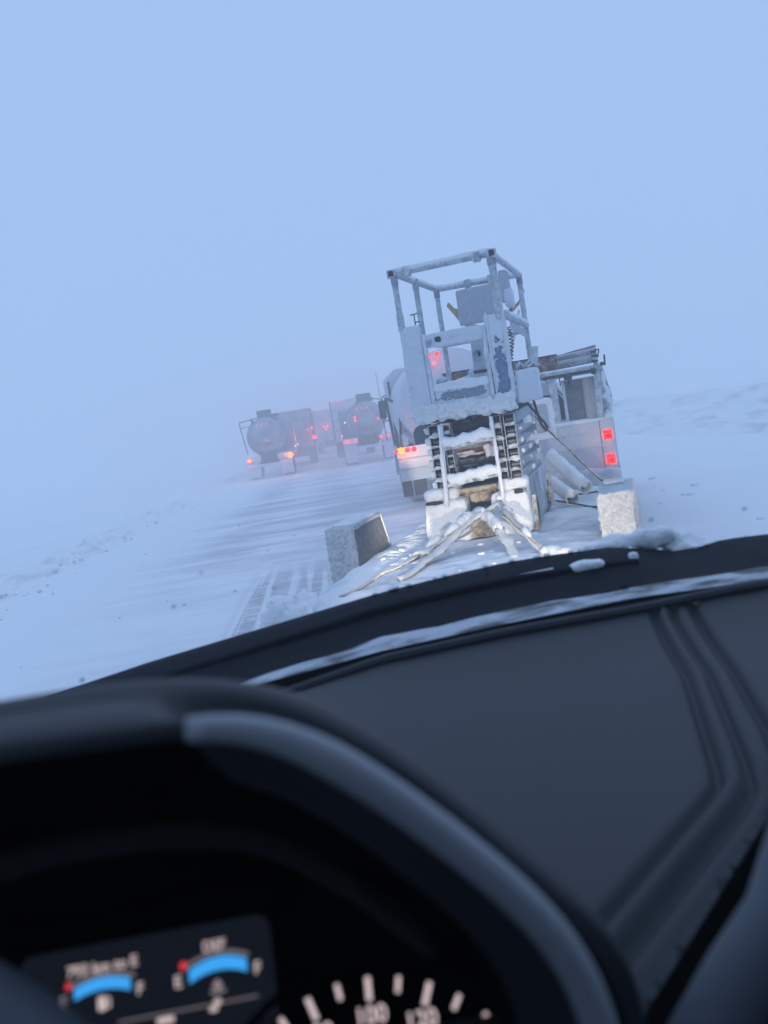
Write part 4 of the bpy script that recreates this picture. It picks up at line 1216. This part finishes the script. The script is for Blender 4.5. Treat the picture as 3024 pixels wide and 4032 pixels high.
def box_truck(label, x0, x1, y, z0, z1, length, mat):
    o = thing('box_truck', label, 'truck', ((x0 + x1) / 2, y + length / 2, 0), 0, 'box trucks in the convoy')
    b = MB().box(x0, x1, y, y + length, z0, z1).build('cargo_box', mat, o, bevel=.03)
    for k in range(1, 4):
        MB().box(x0 + .05, x1 - .05, y - .012, y, z0 + (z1 - z0) * k / 4 - .02, z0 + (z1 - z0) * k / 4 + .02).build('rib', 'truck_dark', b)
    MB().box(x0, x0 + .08, y - .015, y, z0, z1).box(x1 - .08, x1, y - .015, y, z0, z1).build('corner_post', 'truck_dark', b)
    MB().box(x0 + .05, x1 - .05, y - .05, y + .1, .55, .75).build('bumper', 'truck_dark', o, bevel=.02)
    MB().box((x0 + x1) / 2 - .5, (x0 + x1) / 2 + .5, y + .1, y + length + 1, .75, z0).build('frame', 'truck_dark', o)
    for yy in (y + 1.0, y + 2.2):
        wheel(o, x0 + .02, x0 + .55, yy, .5, .5, 'truck_dark'); wheel(o, x1 - .55, x1 - .02, yy, .5, .5, 'truck_dark')
    MB().box(x0 + .1, x1 - .1, y + length + .3, y + length + 2.2, .9, z1 - .6).build('cab', mat, o, bevel=.05)
    return o
b1 = box_truck('box truck behind the far left tanker with one glaring red tail light', -3.1, -.85, 56, 1.1, 3.55, 6, 'tank')
lamp(b1, (-.86, 55.9, 1.66), .13, 'red', 200); lamp(b1, (-.93, 55.9, 2.28), .07, 'red', 40, 'marker_and_glint'); lamp(b1, (-1.2, 55.9, 2.2), .05, 'red_dim', 6, 'marker_and_glint')
MB().tube([(-1.35, 55.9, 2.95), (-1.0, 55.9, 3.0), (-1.0, 55.9, 2.3)], .03, 5).tube([(-1.3, 55.9, 2.95), (-1.25, 55.9, 2.3)], .025, 5).build('mirror_arm', 'truck_dark', b1)
b2 = box_truck('tall box truck beyond the right lane tanker with a row of roof lights', .42, 3.0, 57, 1.1, 3.78, 7, 'truck_white')
for x in (.62, .98, 1.30):
    lamp(b2, (x, 56.9, 3.74), .05, 'red_dim', 6, 'marker_and_glint')
b3 = box_truck('faintest truck at the head of the convoy, twin red lights in the fog', -1.1, 1.3, 78, 1.1, 3.9, 7, 'tank')
for x, z, w_ in ((-.22, 2.40, 120), (.10, 2.42, 120), (-.05, 2.16, 50)):
    lamp(b3, (x, 77.9, z), .10, 'red', w_)
lamp(b3, (-.52, 77.9, 4.0), .07, 'red_dim', 20, 'marker_and_glint')

# ------------------------------------------------------------------ the vehicle the picture is taken from (coordinates relative to the eye point)
ve = thing('car', 'dark vehicle the photo is taken from, with its dashboard, lit gauges and snowy hood edge', 'vehicle', (0, 0, 0), 0)
ve['o_'] = [0, 0, -EYE]

def interp(pts, x):
    if x <= pts[0][0]:
        return pts[0][1]
    for (a, b), (c, d) in zip(pts, pts[1:]):
        if x <= c:
            f = (x - a) / (c - a)
            return b + (d - b) * f
    return pts[-1][1]

sil = [(-.75, -.362), (-.552, -.3276), (-.4233, -.311), (-.3167, -.2943), (-.1585, -.2744), (.0411, -.2492), (.1611, -.2399), (.2414, -.2355), (.3212, -.2365), (.4015, -.2395), (.50, -.262), (.5407, -.2625), (.5823, -.257), (.6534, -.2606), (.9, -.285), (1.4, -.345)]
st = [(-.75, -.36), (-.1781, -.2954), (.0258, -.2669), (.1955, -.259), (.3666, -.2576), (.5481, -.261), (1.0, -.28), (1.4, -.31)]
sbm = [(-.75, -.35), (-.1529, -.2855), (.0212, -.2686), (.1803, -.2612), (.3412, -.2569), (.511, -.2634), (1.0, -.28), (1.4, -.31)]
dfar = [(-.75, -.33), (-.102, -.2823), (.0179, -.2619), (.1664, -.2552), (.3161, -.2542), (.4224, -.2514), (.4755, -.2515), (1.4, -.27)]
XS = [-.75 + 2.15 * i / 86 for i in range(87)]
mb = MB()
rows = []
for y, dz in ((1.32, -.012), (1.5, -.045), (1.75, -.10), (2.0, -.17), (2.2, -.25), (2.36, -.38), (2.42, -.55), (2.43, -.85)):
    rows.append([(x, y, -.262 + dz - .10 * ((x - .38) / 1.0) ** 2) for x in XS])
mb.loft(rows)
mb.build('hood', 'paint_dark', ve, smooth=180)
mb = MB()
mb.loft([[(x, 1.36, interp(sil, x) - .05) for x in XS], [(x, 1.325, interp(sil, x) - .010) for x in XS], [(x, 1.30, interp(sil, x) - .001) for x in XS], [(x, 1.28, interp(sil, x) - .005) for x in XS], [(x, 1.20, (interp(sil, x) + interp(st, x)) / 2 - .017) for x in XS], [(x, 1.16, interp(st, x) - .026) for x in XS], [(x, 1.10, interp(st, x) - .006) for x in XS]])
mb.build('cowl', 'cowl', ve, smooth=180)
mb = MB()                                   # snow strip between cowl and glass, coloured as reflected sky
mb.loft([[(x, 1.10, interp(st, x) - .006) for x in XS], [(x, 1.08, interp(st, x) + .001 + .003 * fbm((x * 14, 0, 0), 1)) for x in XS], [(x, 1.05, (interp(sbm, x) + interp(st, x)) / 2 + .002 * fbm((x * 16, 2, 0), 1)) for x in XS], [(x, 1.03, interp(sbm, x) - .002) for x in XS]])
mb.build('gutter_sheen', 'sky_sheen', ve, smooth=180)
MB().loft([[(x, 1.03, interp(sbm, x) - .001) for x in XS], [(x, .965, interp(dfar, x) - .004) for x in XS]]).build('frit_band', 'cluster', ve)
# wiper lying on the cowl
wp = MB()
wp.tube([(x, 1.235, (interp(sil, x) * .55 + interp(st, x) * .45) - .004 - .012 * abs(x - .1)) for x in [-.30 + .03 * i for i in range(25)]], .006, 6)
wo_ = wp.build('wiper', 'cowl', ve)
MB().tube([(.165, 1.24, -.2565), (.23, 1.24, -.2505), (.295, 1.24, -.2475)], [.0015, .0035, .0025], 6).build('wiper_ice', 'crust', wo_)
mb = MB()
mb.pillow(.318, .372, 1.225, 1.25, -.2565, -.2435, .004, 40, 10, 3, 2)
mb.pillow(.412, .424, 1.235, 1.25, -.2525, -.2430, .003, 40, 5, 3, 3)
mb.pillow(.405, .525, 1.31, 1.36, -.272, -.232, .020, 16, 16, 3, 6)
mb.pillow(.36, .43, 1.31, 1.35, -.262, -.234, .010, 22, 12, 3, 5)
mb.pillow(.50, .60, 1.31, 1.36, -.285, -.253, .016, 16, 12, 3, 7)
mb.pillow(.528, .545, 1.29, 1.32, -.285, -.258, .006, 30, 6, 3, 8)
for k in range(26):
    x = rnd.uniform(.02, .75); r = rnd.uniform(.001, .0032)
    z = interp(sil, x)
    mb.pillow(x - r * 1.6, x + r * 1.6, 1.295 - r, 1.305 + r, z - r * .5, z + r, r * .4, 60, 3, 3, k)
mb.build('cowl_snow', 'snow', ve, smooth=180)['kind'] = 'stuff'

def resample(pts, n):
    P = [Vector(p) for p in pts]
    L = [0]
    for a, b in zip(P, P[1:]):
        L.append(L[-1] + (b - a).length)
    out = []
    for i in range(n):
        s_ = L[-1] * i / (n - 1)
        k = 0
        while k < len(P) - 2 and L[k + 1] < s_:
            k += 1
        f = (s_ - L[k]) / max(1e-9, L[k + 1] - L[k])
        out.append(P[k].lerp(P[k + 1], f))
    for _ in range(3):
        out = [out[0]] + [(out[i - 1] + out[i] * 2 + out[i + 1]) / 4 for i in range(1, n - 1)] + [out[-1]]
    return out

# dash top: one moulded sheet with pressed grooves and a rounded rear edge
grv = [[(.362, .99), (.3274 + .012, .935), (.300, .7588), (.2405, .5703), (.2287, .5397), (.2119, .5188), (.1065, .4124), (.09, .396)],
       [(.408, .99), (.378, .9488), (.333, .76), (.2905, .6124), (.25, .50)]]
def seg_d(p, a, b):
    ax, ay = a; bx, by = b; px, py = p
    dx, dy = bx - ax, by - ay
    f = max(0, min(1, ((px - ax) * dx + (py - ay) * dy) / (dx * dx + dy * dy)))
    return math.hypot(px - ax - f * dx, py - ay - f * dy)
def dash_d(x, y):
    return min((x - .0838) * .736 + (y - .3438) * -.678, .40 + 2.0 * max(0, .33 - x) - y)
def dash_z(x, y):
    z = -.27
    if y > .80:
        z += (interp(dfar, x) - .002 + .27) * ((y - .80) / .165) ** 2
    d = dash_d(x, y)
    if d > -.045:
        z -= (d + .045) ** 2 * 2.0 + max(0, d + .022) ** 2 * 12
    if x < .02 and y < .6:
        z -= 0
    g0 = min(seg_d((x, y), a, b) for a, b in zip(grv[0], grv[0][1:]))
    z -= .008 * math.exp(-((g0 - .010) / .0045) ** 2)
    z += .0035 * math.exp(-(g0 / .0060) ** 2)
    g1 = min(seg_d((x, y), a, b) for a, b in zip(grv[1], grv[1][1:]))
    z -= .010 * math.exp(-(g1 / .005) ** 2)
    return z
mb = MB()
xs = [-.75 + .05 * i for i in range(13)] + [-.12 + .0025 * i for i in range(253)] + [.52 + .05 * i for i in range(18)]
ys = [.20 + .0036 * i for i in range(214)]
mb.loft([[(x, y, dash_z(x, y)) for x in xs] for y in ys if y < .967])
for i, v_ in enumerate(mb.v):               # bring the sheet's rear edge on to its cutting line
    d = dash_d(v_[0], v_[1])
    if abs(d) < .0034:
        e = 1e-4
        gx_, gy_ = (dash_d(v_[0] + e, v_[1]) - d) / e, (dash_d(v_[0], v_[1] + e) - d) / e
        q = gx_ * gx_ + gy_ * gy_
        x_, y_ = v_[0] - d * gx_ / q, v_[1] - d * gy_ / q
        mb.v[i] = (x_, y_, dash_z(x_, y_))
mb.f = [f for f in mb.f if max(dash_d(mb.v[i][0], mb.v[i][1]) for i in f) < .0008]
da = mb.build('dashboard', 'dash', ve, smooth=180)
rows = []                                    # dash front below the rounded edge, its shade put in as black
EDGE = [(-.03, .22), (.0838, .3438), (.16, .4265), (.235, .508), (.2616, .537), (.29, .48), (.33, .40), (.6, .40), (1.25, .40)]
for i, (ex_, ey_) in enumerate(resample([(a, b, 0) for a, b in EDGE], 90)[k][:2] for k in range(90)):
    rows.append((ex_, ey_))
fr_rows = []
for i, (ex_, ey_) in enumerate(rows):
    a, b = rows[max(0, i - 1)], rows[min(89, i + 1)]
    tx, ty = b[0] - a[0], b[1] - a[1]
    l_ = math.hypot(tx, ty); nx_, ny_ = ty / l_, -tx / l_
    zz = dash_z(ex_, ey_)
    fr_rows.append([(ex_ + nx_ * d, ey_ + ny_ * d, zz - z) for d, z in ((-.001, .0015), (.003, .005), (.005, .02), (.006, .40))])
rows = fr_rows
MB().loft(rows).build('fascia', 'cluster', da, smooth=180)
MB().tube([(x, .958, interp(dfar, x) + .001) for x in XS[8:]], .006, 8).build('defrost_lip', 'dash', da)
MB().tube([(x, .985, interp(dfar, x) - .004) for x in XS[8:]], .005, 8).build('glass_seal', 'cluster', da)

# hood over the instruments
C0 = [(-.36, -.17), (-.33, -.12), (-.28, -.092), (-.22, -.083), (-.1588, -.0808), (-.1396, -.0807), (-.1204, -.0810), (-.1011, -.0813), (-.0818, -.0827), (-.0628, -.0859), (-.044, -.0913), (-.0302, -.0979), (-.0168, -.1076), (.001, -.1223), (.0186, -.1403), (.0361, -.1606), (.0538, -.1824), (.0718, -.2045), (.0836, -.2202), (.0905, -.2406), (.0911, -.2692), (.09, -.33)]
C1 = [(-.31, -.16), (-.28, -.115), (-.24, -.088), (-.20, -.080), (-.1324, -.078), (-.1167, -.0784), (-.101, -.0788), (-.0853, -.0797), (-.0696, -.0805), (-.0509, -.0813), (-.0377, -.0845), (-.0227, -.0923), (-.0082, -.1044), (.0063, -.1183), (.0207, -.1341), (.0352, -.1511), (.0496, -.1709), (.0595, -.1939), (.0633, -.2179), (.064, -.30)]
NC = 70
c0 = resample([(x, .33, z) for x, z in C0], NC)
c1 = resample([(x, .27, z) for x, z in C1], NC)
CEN = Vector((-.09, 0, -.25))
def inward(p, d, y):
    v = Vector((CEN.x - p.x, 0, CEN.z - p.z)); v.normalize()
    return Vector((p.x + v.x * d, y, p.z + v.z * d))
rows = []
rows.append([inward(p, -.015, .52) + Vector((0, 0, -.16)) for p in c0])
rows.append([inward(p, -.004, .44) + Vector((0, 0, -.055)) for p in c0])
rows.append([inward(p, -.001, .37) + Vector((0, 0, -.012)) for p in c0])
rows.append([inward(p, 0, .345) + Vector((0, 0, -.003)) for p in c0])
rows.append([inward(p, .0005, .33) for p in c0])
g = [(p, min(1, max(0, (p.x + .075) / .03))) for p in c0]
rows.append([inward(p, .003, .323) for p in c0])
rows.append([inward(p, .003 + .030 * w, .316) for p, w in g])
g = [(p, min(1, max(0, (p.x + .075) / .03))) for p in c1]
rows.append([inward(p, .030 * w, .290) for p, w in g])
rows.append([inward(p, .004 * w, .277) for p, w in g])
rows.append([inward(p, .001, .272) for p in c1])
rows.append([inward(p, .003, .269) for p in c1])
rows.append([inward(p, .007, .270) for p in c1])
ho = MB().loft(rows).build('cluster_hood', 'dash', ve, smooth=180)
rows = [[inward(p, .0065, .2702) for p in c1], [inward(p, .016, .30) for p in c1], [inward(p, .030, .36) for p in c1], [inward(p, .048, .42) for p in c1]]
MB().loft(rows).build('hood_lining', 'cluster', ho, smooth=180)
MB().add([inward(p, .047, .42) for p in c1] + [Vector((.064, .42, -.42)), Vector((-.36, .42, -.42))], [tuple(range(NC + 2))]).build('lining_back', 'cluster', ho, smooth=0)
k0 = min(range(NC), key=lambda i: abs(c1[i].x + .0545))
tp = [inward(p, .0040, .2705) for p in c1[k0:NC - 4]]
MB().tube(tp, [.0042 + .0020 * min(1, i / 6) for i in range(len(tp))], 10).build('bezel_trim', 'satin', ho, smooth=180)
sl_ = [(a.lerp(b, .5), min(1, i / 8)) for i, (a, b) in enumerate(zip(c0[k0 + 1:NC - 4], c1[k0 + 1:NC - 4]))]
MB().tube([inward(p, .011, .301) + Vector((0, 0, -.004 * (1 - w))) for p, w in sl_], [.004 + .005 * w for p, w in sl_], 10).build('gap_shadow', 'cluster', ho, smooth=180)  # black tube put in for the shadow line beside the trim
ia = resample([(-.22, .36, -.175), (-.166, .36, -.1575), (-.1336, .36, -.1555), (-.1015, .36, -.1564), (-.0697, .36, -.1614), (-.0492, .36, -.1699), (-.02, .36, -.195), (.01, .36, -.23)], 30)
MB().tube(ia, .006, 8).build('inner_bezel', 'cabin', ho, smooth=180)

# instrument cluster: a tilted face with a display and a dial
CO = Vector((-.07522, .38, -.24681)); TILT = math.radians(28)
EX = Vector((1, 0, 0)); EYV = Vector((0, math.sin(TILT), math.cos(TILT))); EN = Vector((0, -math.cos(TILT), math.sin(TILT)))
def cp(u, v, h=0.0):
    return CO + EX * u + EYV * v + EN * h
def flat(name, poly, mat, parent, h, th=.0008):
    n = len(poly)
    vs = [cp(u, v, h) for u, v in poly] + [cp(u, v, h - th) for u, v in poly]
    fs = [tuple(range(n)), tuple(reversed(range(n, 2 * n)))] + [(i, n + i, n + (i + 1) % n, (i + 1) % n) for i in range(n)]
    return MB().add(vs, fs).build(name, mat, parent, smooth=0)
ic = flat('instrument_cluster', [(-.20, -.10), (.128, -.10), (.128, -.02), (.09, .02), (.055, .045), (-.20, .045)], 'cluster', ve, 0.0, .004)
rr = .005
def rrect(u0, u1, v0, v1, r, n=5):
    out = []
    for (cu, cv, a0) in ((u1 - r, v1 - r, 0), (u0 + r, v1 - r, 90), (u0 + r, v0 + r, 180), (u1 - r, v0 + r, 270)):
        for k in range(n + 1):
            a = math.radians(a0 + 90 * k / n)
            out.append((cu + r * math.cos(a), cv + r * math.sin(a)))
    return out
flat('display', rrect(-.107, .0105, -.035, .0315, .007), 'screen', ic, .0012)
def arc_band(u0, um, u1, v0, vm, v1, th, n=14, off=0.0):
    """a shallow arc through three points, thickness th downwards"""
    up = []
    for i in range(n + 1):
        f = i / n
        u = u0 + (u1 - u0) * f
        v = v0 * (1 - f) * (1 - 2 * f) + vm * 4 * f * (1 - f) + v1 * f * (2 * f - 1)
        up.append((u, v))
    return [(u, v + off + th / 2) for u, v in up] + [(u, v + off - th / 2) for u, v in reversed(up)]
flat('fuel_bar', arc_band(-.0815, -.0685, -.0558, .0122, .0148, .0124, .0050), 'bar_blue', ic, .0022)
flat('fuel_rim', arc_band(-.0835, -.0685, -.0535, .0160, .0186, .0158, .0016), 'bar_rim', ic, .0022)
flat('fuel_low_mark', rrect(-.0853, -.0828, .0145, .0176, .001), 'bar_red', ic, .0023)
flat('fluid_bar', arc_band(-.0286, -.0158, -.0018, .0106, .0141, .0112, .0056), 'bar_blue', ic, .0022)
flat('fluid_rim', arc_band(-.0300, -.0150, -.0005, .0150, .0186, .0154, .0016), 'bar_rim', ic, .0022)
flat('fluid_low_mark', rrect(-.0325, -.0295, .0140, .0172, .001), 'bar_red', ic, .0023)
DG = None
def text(s_, u, v, size, mat, parent, name, h=.0024, ang=0.0, align='CENTER'):
    cu = bpy.data.curves.new(name, 'FONT')
    cu.body = s_; cu.size = size; cu.align_x = align; cu.align_y = 'CENTER'; cu.extrude = .0002
    cu.offset = size * .012
    tmp = bpy.data.objects.new(name, cu)
    COL.objects.link(tmp)
    dg = bpy.context.evaluated_depsgraph_get()
    me = bpy.data.meshes.new_from_object(tmp.evaluated_get(dg))
    bpy.data.objects.remove(tmp)
    R = Matrix((EX, EYV, EN)).transposed().to_4x4()
    p = cp(u, v, h) + Vector((0, 0, EYE))
    me.transform(Matrix.Translation(p) @ R @ Matrix.Rotation(ang, 4, 'Z'))
    me.materials.clear(); me.materials.append(M[mat])
    o = bpy.data.objects.new(name, me)
    COL.objects.link(o); o.parent = parent
    return o
text('793 km to E', -.0682, .0216, .0066, 'txt', ic, 'range_text')
text('F', -.0513, .0096, .0070, 'txt', ic, 'full_letter')
text('DEF', -.0160, .0217, .0062, 'txt', ic, 'fluid_text')
text('E', -.0338, .0093, .0072, 'txt', ic, 'empty_letter')
text('F', .0030, .0090, .0072, 'txt', ic, 'full_letter')
text('E', -.0862, .0096, .0070, 'txt_dim', ic, 'empty_letter')
# fuel pump and droplet pictograms
def pump(u, v, s_, mat, nm):
    p = flat(nm, rrect(u - .45 * s_, u + .15 * s_, v - .5 * s_, v + .5 * s_, .1 * s_, 2), mat, ic, .0023)
    flat('pump_nozzle', [(u + .2 * s_, v - .35 * s_), (u + .5 * s_, v - .35 * s_), (u + .5 * s_, v + .3 * s_), (u + .3 * s_, v + .45 * s_), (u + .3 * s_, v + .3 * s_), (u + .38 * s_, v + .2 * s_), (u + .38 * s_, v - .22 * s_), (u + .2 * s_, v - .22 * s_)], mat, ic, .0023)
    return p
pump(-.0682, .0066, .0058, 'txt', 'pump_symbol')
flat('fluid_symbol', [(-.0160 + .0022 * math.cos(a) * (1 if math.sin(a) < 0 else 1 - math.sin(a)), .0056 + .0024 * math.sin(a)) for a in [2 * math.pi * k / 20 for k in range(20)]], 'txt_dim', ic, .0023)
flat('fluid_symbol', arc_band(-.0195, -.0160, -.0125, .0028, .0022, .0028, .0010, 6), 'txt_dim', ic, .0023)
flat('status_bar', rrect(-.064, .004, -.0062, -.0018, .0015), M['bar_rim'] if False else 'screen', ic, .0016)
flat('status_line', rrect(-.062, .002, -.0026, -.0018, .0003), 'bar_rim', ic, .0020)
flat('status_symbol', rrect(-.0445, -.0368, -.0062, -.0036, .001), 'txt', ic, .0024)
flat('status_symbol', rrect(-.0205, -.0168, -.0052, -.0030, .001), 'txt', ic, .0024)
flat('status_symbol', rrect(-.0182, -.0150, -.0028, -.0004, .001), 'txt', ic, .0024)
# speedometer
def circ3(a, b, c):
    ax, ay = a; bx, by = b; cx_, cy_ = c
    d = 2 * (ax * (by - cy_) + bx * (cy_ - ay) + cx_ * (ay - by))
    ux = ((ax * ax + ay * ay) * (by - cy_) + (bx * bx + by * by) * (cy_ - ay) + (cx_ * cx_ + cy_ * cy_) * (ay - by)) / d
    uy = ((ax * ax + ay * ay) * (cx_ - bx) + (bx * bx + by * by) * (ax - cx_) + (cx_ * cx_ + cy_ * cy_) * (bx - ax)) / d
    return ux, uy, math.hypot(ax - ux, ay - uy)
du, dv, dr = circ3((.0247, -.0052), (.0526, -.0016), (.1050, -.0256))
dial = flat('speedometer', [(du + (dr + .004) * math.cos(a), dv + (dr + .004) * math.sin(a)) for a in [2 * math.pi * k / 48 for k in range(48)]], 'cluster', ic, .0012)
rimr = MB()
rimr.tube([cp(du + (dr + .006) * math.cos(a), dv + (dr + .006) * math.sin(a), .002) for a in [2 * math.pi * k / 60 for k in range(60)]], .002, 6, closed=True)
rimr.build('dial_rim', 'cluster', dial)
a100 = math.atan2(-.0016 - dv, .0526 - du)
a140 = math.atan2(-.0256 - dv, .1050 - du)
stp = (a140 - a100) / 4
for k in range(-5, 9):
    a = a100 + stp * k
    L_ = .0112 if k % 2 == 0 else .0082
    w = .0012 if k % 2 == 0 else .0010
    ca, sa = math.cos(a), math.sin(a)
    r0, r1 = dr - L_ - (0 if k % 2 == 0 else 0), dr - .0015
    q = [(du + r0 * ca - w * sa, dv + r0 * sa + w * ca), (du + r1 * ca - w * sa, dv + r1 * sa + w * ca), (du + r1 * ca + w * sa, dv + r1 * sa - w * ca), (du + r0 * ca + w * sa, dv + r0 * sa - w * ca)]
    flat('tick', q[::-1], 'tick', dial, .0022)
for k, s_ in ((-4, '60'), (-2, '80'), (0, '100'), (2, '120'), (4, '140')):
    a = a100 + stp * k
    r0 = dr - .0172
    text(s_, du + r0 * math.cos(a), dv + r0 * math.sin(a), .0100, 'tick', dial, 'number')

# steering wheel: only its rim's upper right reaches into the picture
sw = MB()
SC = Vector((-.2385, .165, -.285)); SR = .19; ST = math.radians(30)
s1, s2 = Vector((1, 0, 0)), Vector((0, math.sin(ST), math.cos(ST)))
sw.tube([SC + s1 * (SR * math.cos(a)) + s2 * (SR * math.sin(a)) for a in [2 * math.pi * k / 72 for k in range(72)]], .0165, 12, closed=True)
swo = sw.build('steering_wheel', 'wheel_leather', ve, smooth=180)
MB().tube([SC + s1 * .17, SC + s1 * .05 - s2 * .02, SC - s1 * .05 - s2 * .02, SC - s1 * .17], .02, 8).build('spoke', 'wheel_leather', swo)
MB().lathe_y(SC.x, SC.z, [(SC.y - .02, .03), (SC.y - .01, .06), (SC.y + .03, .06)], 20).build('hub', 'cabin', swo)
# rounded trim at the right of the instruments
MB().tube([(.19, .34, -.155), (.165, .32, -.18), (.139, .30, -.2056), (.1187, .295, -.2232), (.100, .29, -.242), (.085, .285, -.262), (.07, .28, -.29)], .0135, 12).build('centre_trim', 'wheel_leather', ve, smooth=180)

# cabin shell (roof, doors, rear wall) that shades the dash
zf, zr_ = -1.05, .42
ro_ = MB(); ro_.loft([[(x, y, z - .06 * ((x - .38) / .8) ** 2) for x in (-.42, -.2, .1, .38, .66, .96, 1.18)] for y, z in ((.10, .40), (-.2, .44), (-.8, .45), (-1.4, .42))])
ro_.build('roof', 'cabin', ve, smooth=180)
fl = MB().box(-.5, 1.26, -1.4, .98, zf - .02, zf)
fl.build('floor_pan', 'cabin', ve)
MB().box(-.5, 1.26, -1.42, -1.38, zf, .42).build('rear_wall', 'cabin', ve)
for x, nm in ((-.52, 'door'), (1.26, 'door')):
    d_ = MB().box(x, x + .04, -1.4, .95, zf, -.22).build(nm, 'cabin', ve)
    MB().bar((x + .02, .95, -.24), (x + (.09 if x < 0 else -.05), .10, .38), .05, .08).build('pillar', 'cabin', d_)
    MB().bar((x + .02, -.45, -.24), (x + (.09 if x < 0 else -.05), -.45, .40), .05, .18).build('pillar', 'cabin', d_)
MB().box(-.5, 1.26, .40, .94, -.95, -.40).build('firewall', 'cluster', ve)
wsx = [-.45, -.2, .1, .38, .66, .96, 1.21]
WS = MB().loft([[(.38 + (x - .38) * k, y - .06 * ((x - .38) / .8) ** 2, z) for x in wsx] for y, z, k in ((1.0, -.262, 1.0), (.70, -.04, .97), (.40, .18, .95), (.10, .40, .93))])
ws = WS.build('windscreen', 'glass', ve, smooth=180)
mb = MB()
for (x, y, z, r) in ((-.36, .94, -.245, .010), (-.255, .95, -.245, .007), (-.31, .935, -.25, .008), (-.15, .955, -.262, .006), (-.19, .945, -.27, .007), (-.335, .925, -.268, .009), (-.10, .965, -.274, .005)):
    mb.pillow(x - r, x + r, y - .001, y + .001, z - r * .6, z + r * .6, .002, 60, 8, 2.2, x)
for k in range(14):
    f = .34 * rnd.random() ** 1.8
    y = .955 - .62 * f; z = -.262 + (1.0 - y) / .30 * .222 - .012
    x = rnd.uniform(-.40, .75); r = rnd.uniform(.0015, .0055)
    if y < .9 and r > .003:
        r *= .5
    mb.pillow(x - r, x + r, y - .0008, y + .0008, z - r * .7, z + r * .7, .0012, 90, 6, 2.2, k)
mb.build('ice_patch', 'ice', ws, smooth=180)['kind'] = 'stuff'
# headlamps of this vehicle (under the hood edge, they light the trailer; an added spot brightens the truck ahead)
def beam(x, z, tx, ty, tz, watts, ang, blend, name='headlamp_and_fill_beam'):
    l = bpy.data.lights.new(name, 'SPOT')
    l.energy = watts; l.color = (1.0, 0.83, 0.62); l.spot_size = math.radians(ang); l.spot_blend = blend; l.shadow_soft_size = .06
    o = bpy.data.objects.new(name, l); COL.objects.link(o)
    o.parent = ve
    p = Vector((x, 2.47, z)); o.location = p
    o.rotation_euler = (Vector((tx, ty, tz)) - p).to_track_quat('-Z', 'Y').to_euler()
for x in (-.32, 1.08):
    MB().lathe_y(x, .95 - EYE, [(2.40, .09), (2.44, .085), (2.455, .05)], 16).build('headlight', 'white_glow', ve)
    beam(x, .95, 1.35 + .25 * x, 7, .62, 400, 30, .8)
beam(-.22, .95, 1.95, 17, .74, 6500, 6.5, .7)  # extra narrow spot added to brighten the near truck's bumper

# ------------------------------------------------------------------ blowing snow in the air
hz = MB().box(-255, 255, -58, 312, -1.2, 5.0).build('haze', 'snow', None, smooth=0)
m, t, o = new_mat('blowing_snow')
pv = t.nodes.new('ShaderNodeVolumePrincipled')
pv.inputs['Color'].default_value = (0.985, 0.99, 1.0, 1)
pv.inputs['Density'].default_value = 0.0185
pv.inputs['Anisotropy'].default_value = 0.3
t.links.new(pv.outputs[0], o.inputs['Volume'])
hz.data.materials.clear(); hz.data.materials.append(m)
hz['kind'] = 'stuff'; hz['label'] = 'pale blowing snow filling the air'

m, t, o = new_mat('drifting_snow')
pv = t.nodes.new('ShaderNodeVolumePrincipled')
pv.inputs['Color'].default_value = (0.985, 0.99, 1.0, 1)
pv.inputs['Density'].default_value = 0.055
pv.inputs['Anisotropy'].default_value = 0.3
t.links.new(pv.outputs[0], o.inputs['Volume'])
for (x, y, rx, ry, rz) in ((-4.6, 38.0, 3.6, 3.0, .95), (1.6, 38.2, 3.0, 2.6, .85), (-1.6, 51.0, 4.0, 3.4, 1.1), (-8.5, 33.0, 4.4, 3.6, .8), (3.6, 30.0, 4.0, 4.2, .55), (-3.4, 30.6, 3.4, 3.2, .6)):
    u = MB(); nu, nv = 20, 10
    vs = [(x + rx * math.sin(math.pi * (j + .001) / (nv + .002)) * math.cos(2 * math.pi * i / nu), y + ry * math.sin(math.pi * (j + .001) / (nv + .002)) * math.sin(2 * math.pi * i / nu), .05 + rz * math.cos(math.pi * j / nv)) for j in range(nv + 1) for i in range(nu)]
    fs = [(j * nu + i, (j + 1) * nu + i, (j + 1) * nu + (i + 1) % nu, j * nu + (i + 1) % nu) for j in range(nv) for i in range(nu)]
    g_ = u.add(vs, fs).build('snow_gust', m, None)
    g_['kind'] = 'stuff'; g_['label'] = 'gust of snow drifting low over the road'

for ob in bpy.data.objects:
    if 'o_' in ob:
        del ob['o_']
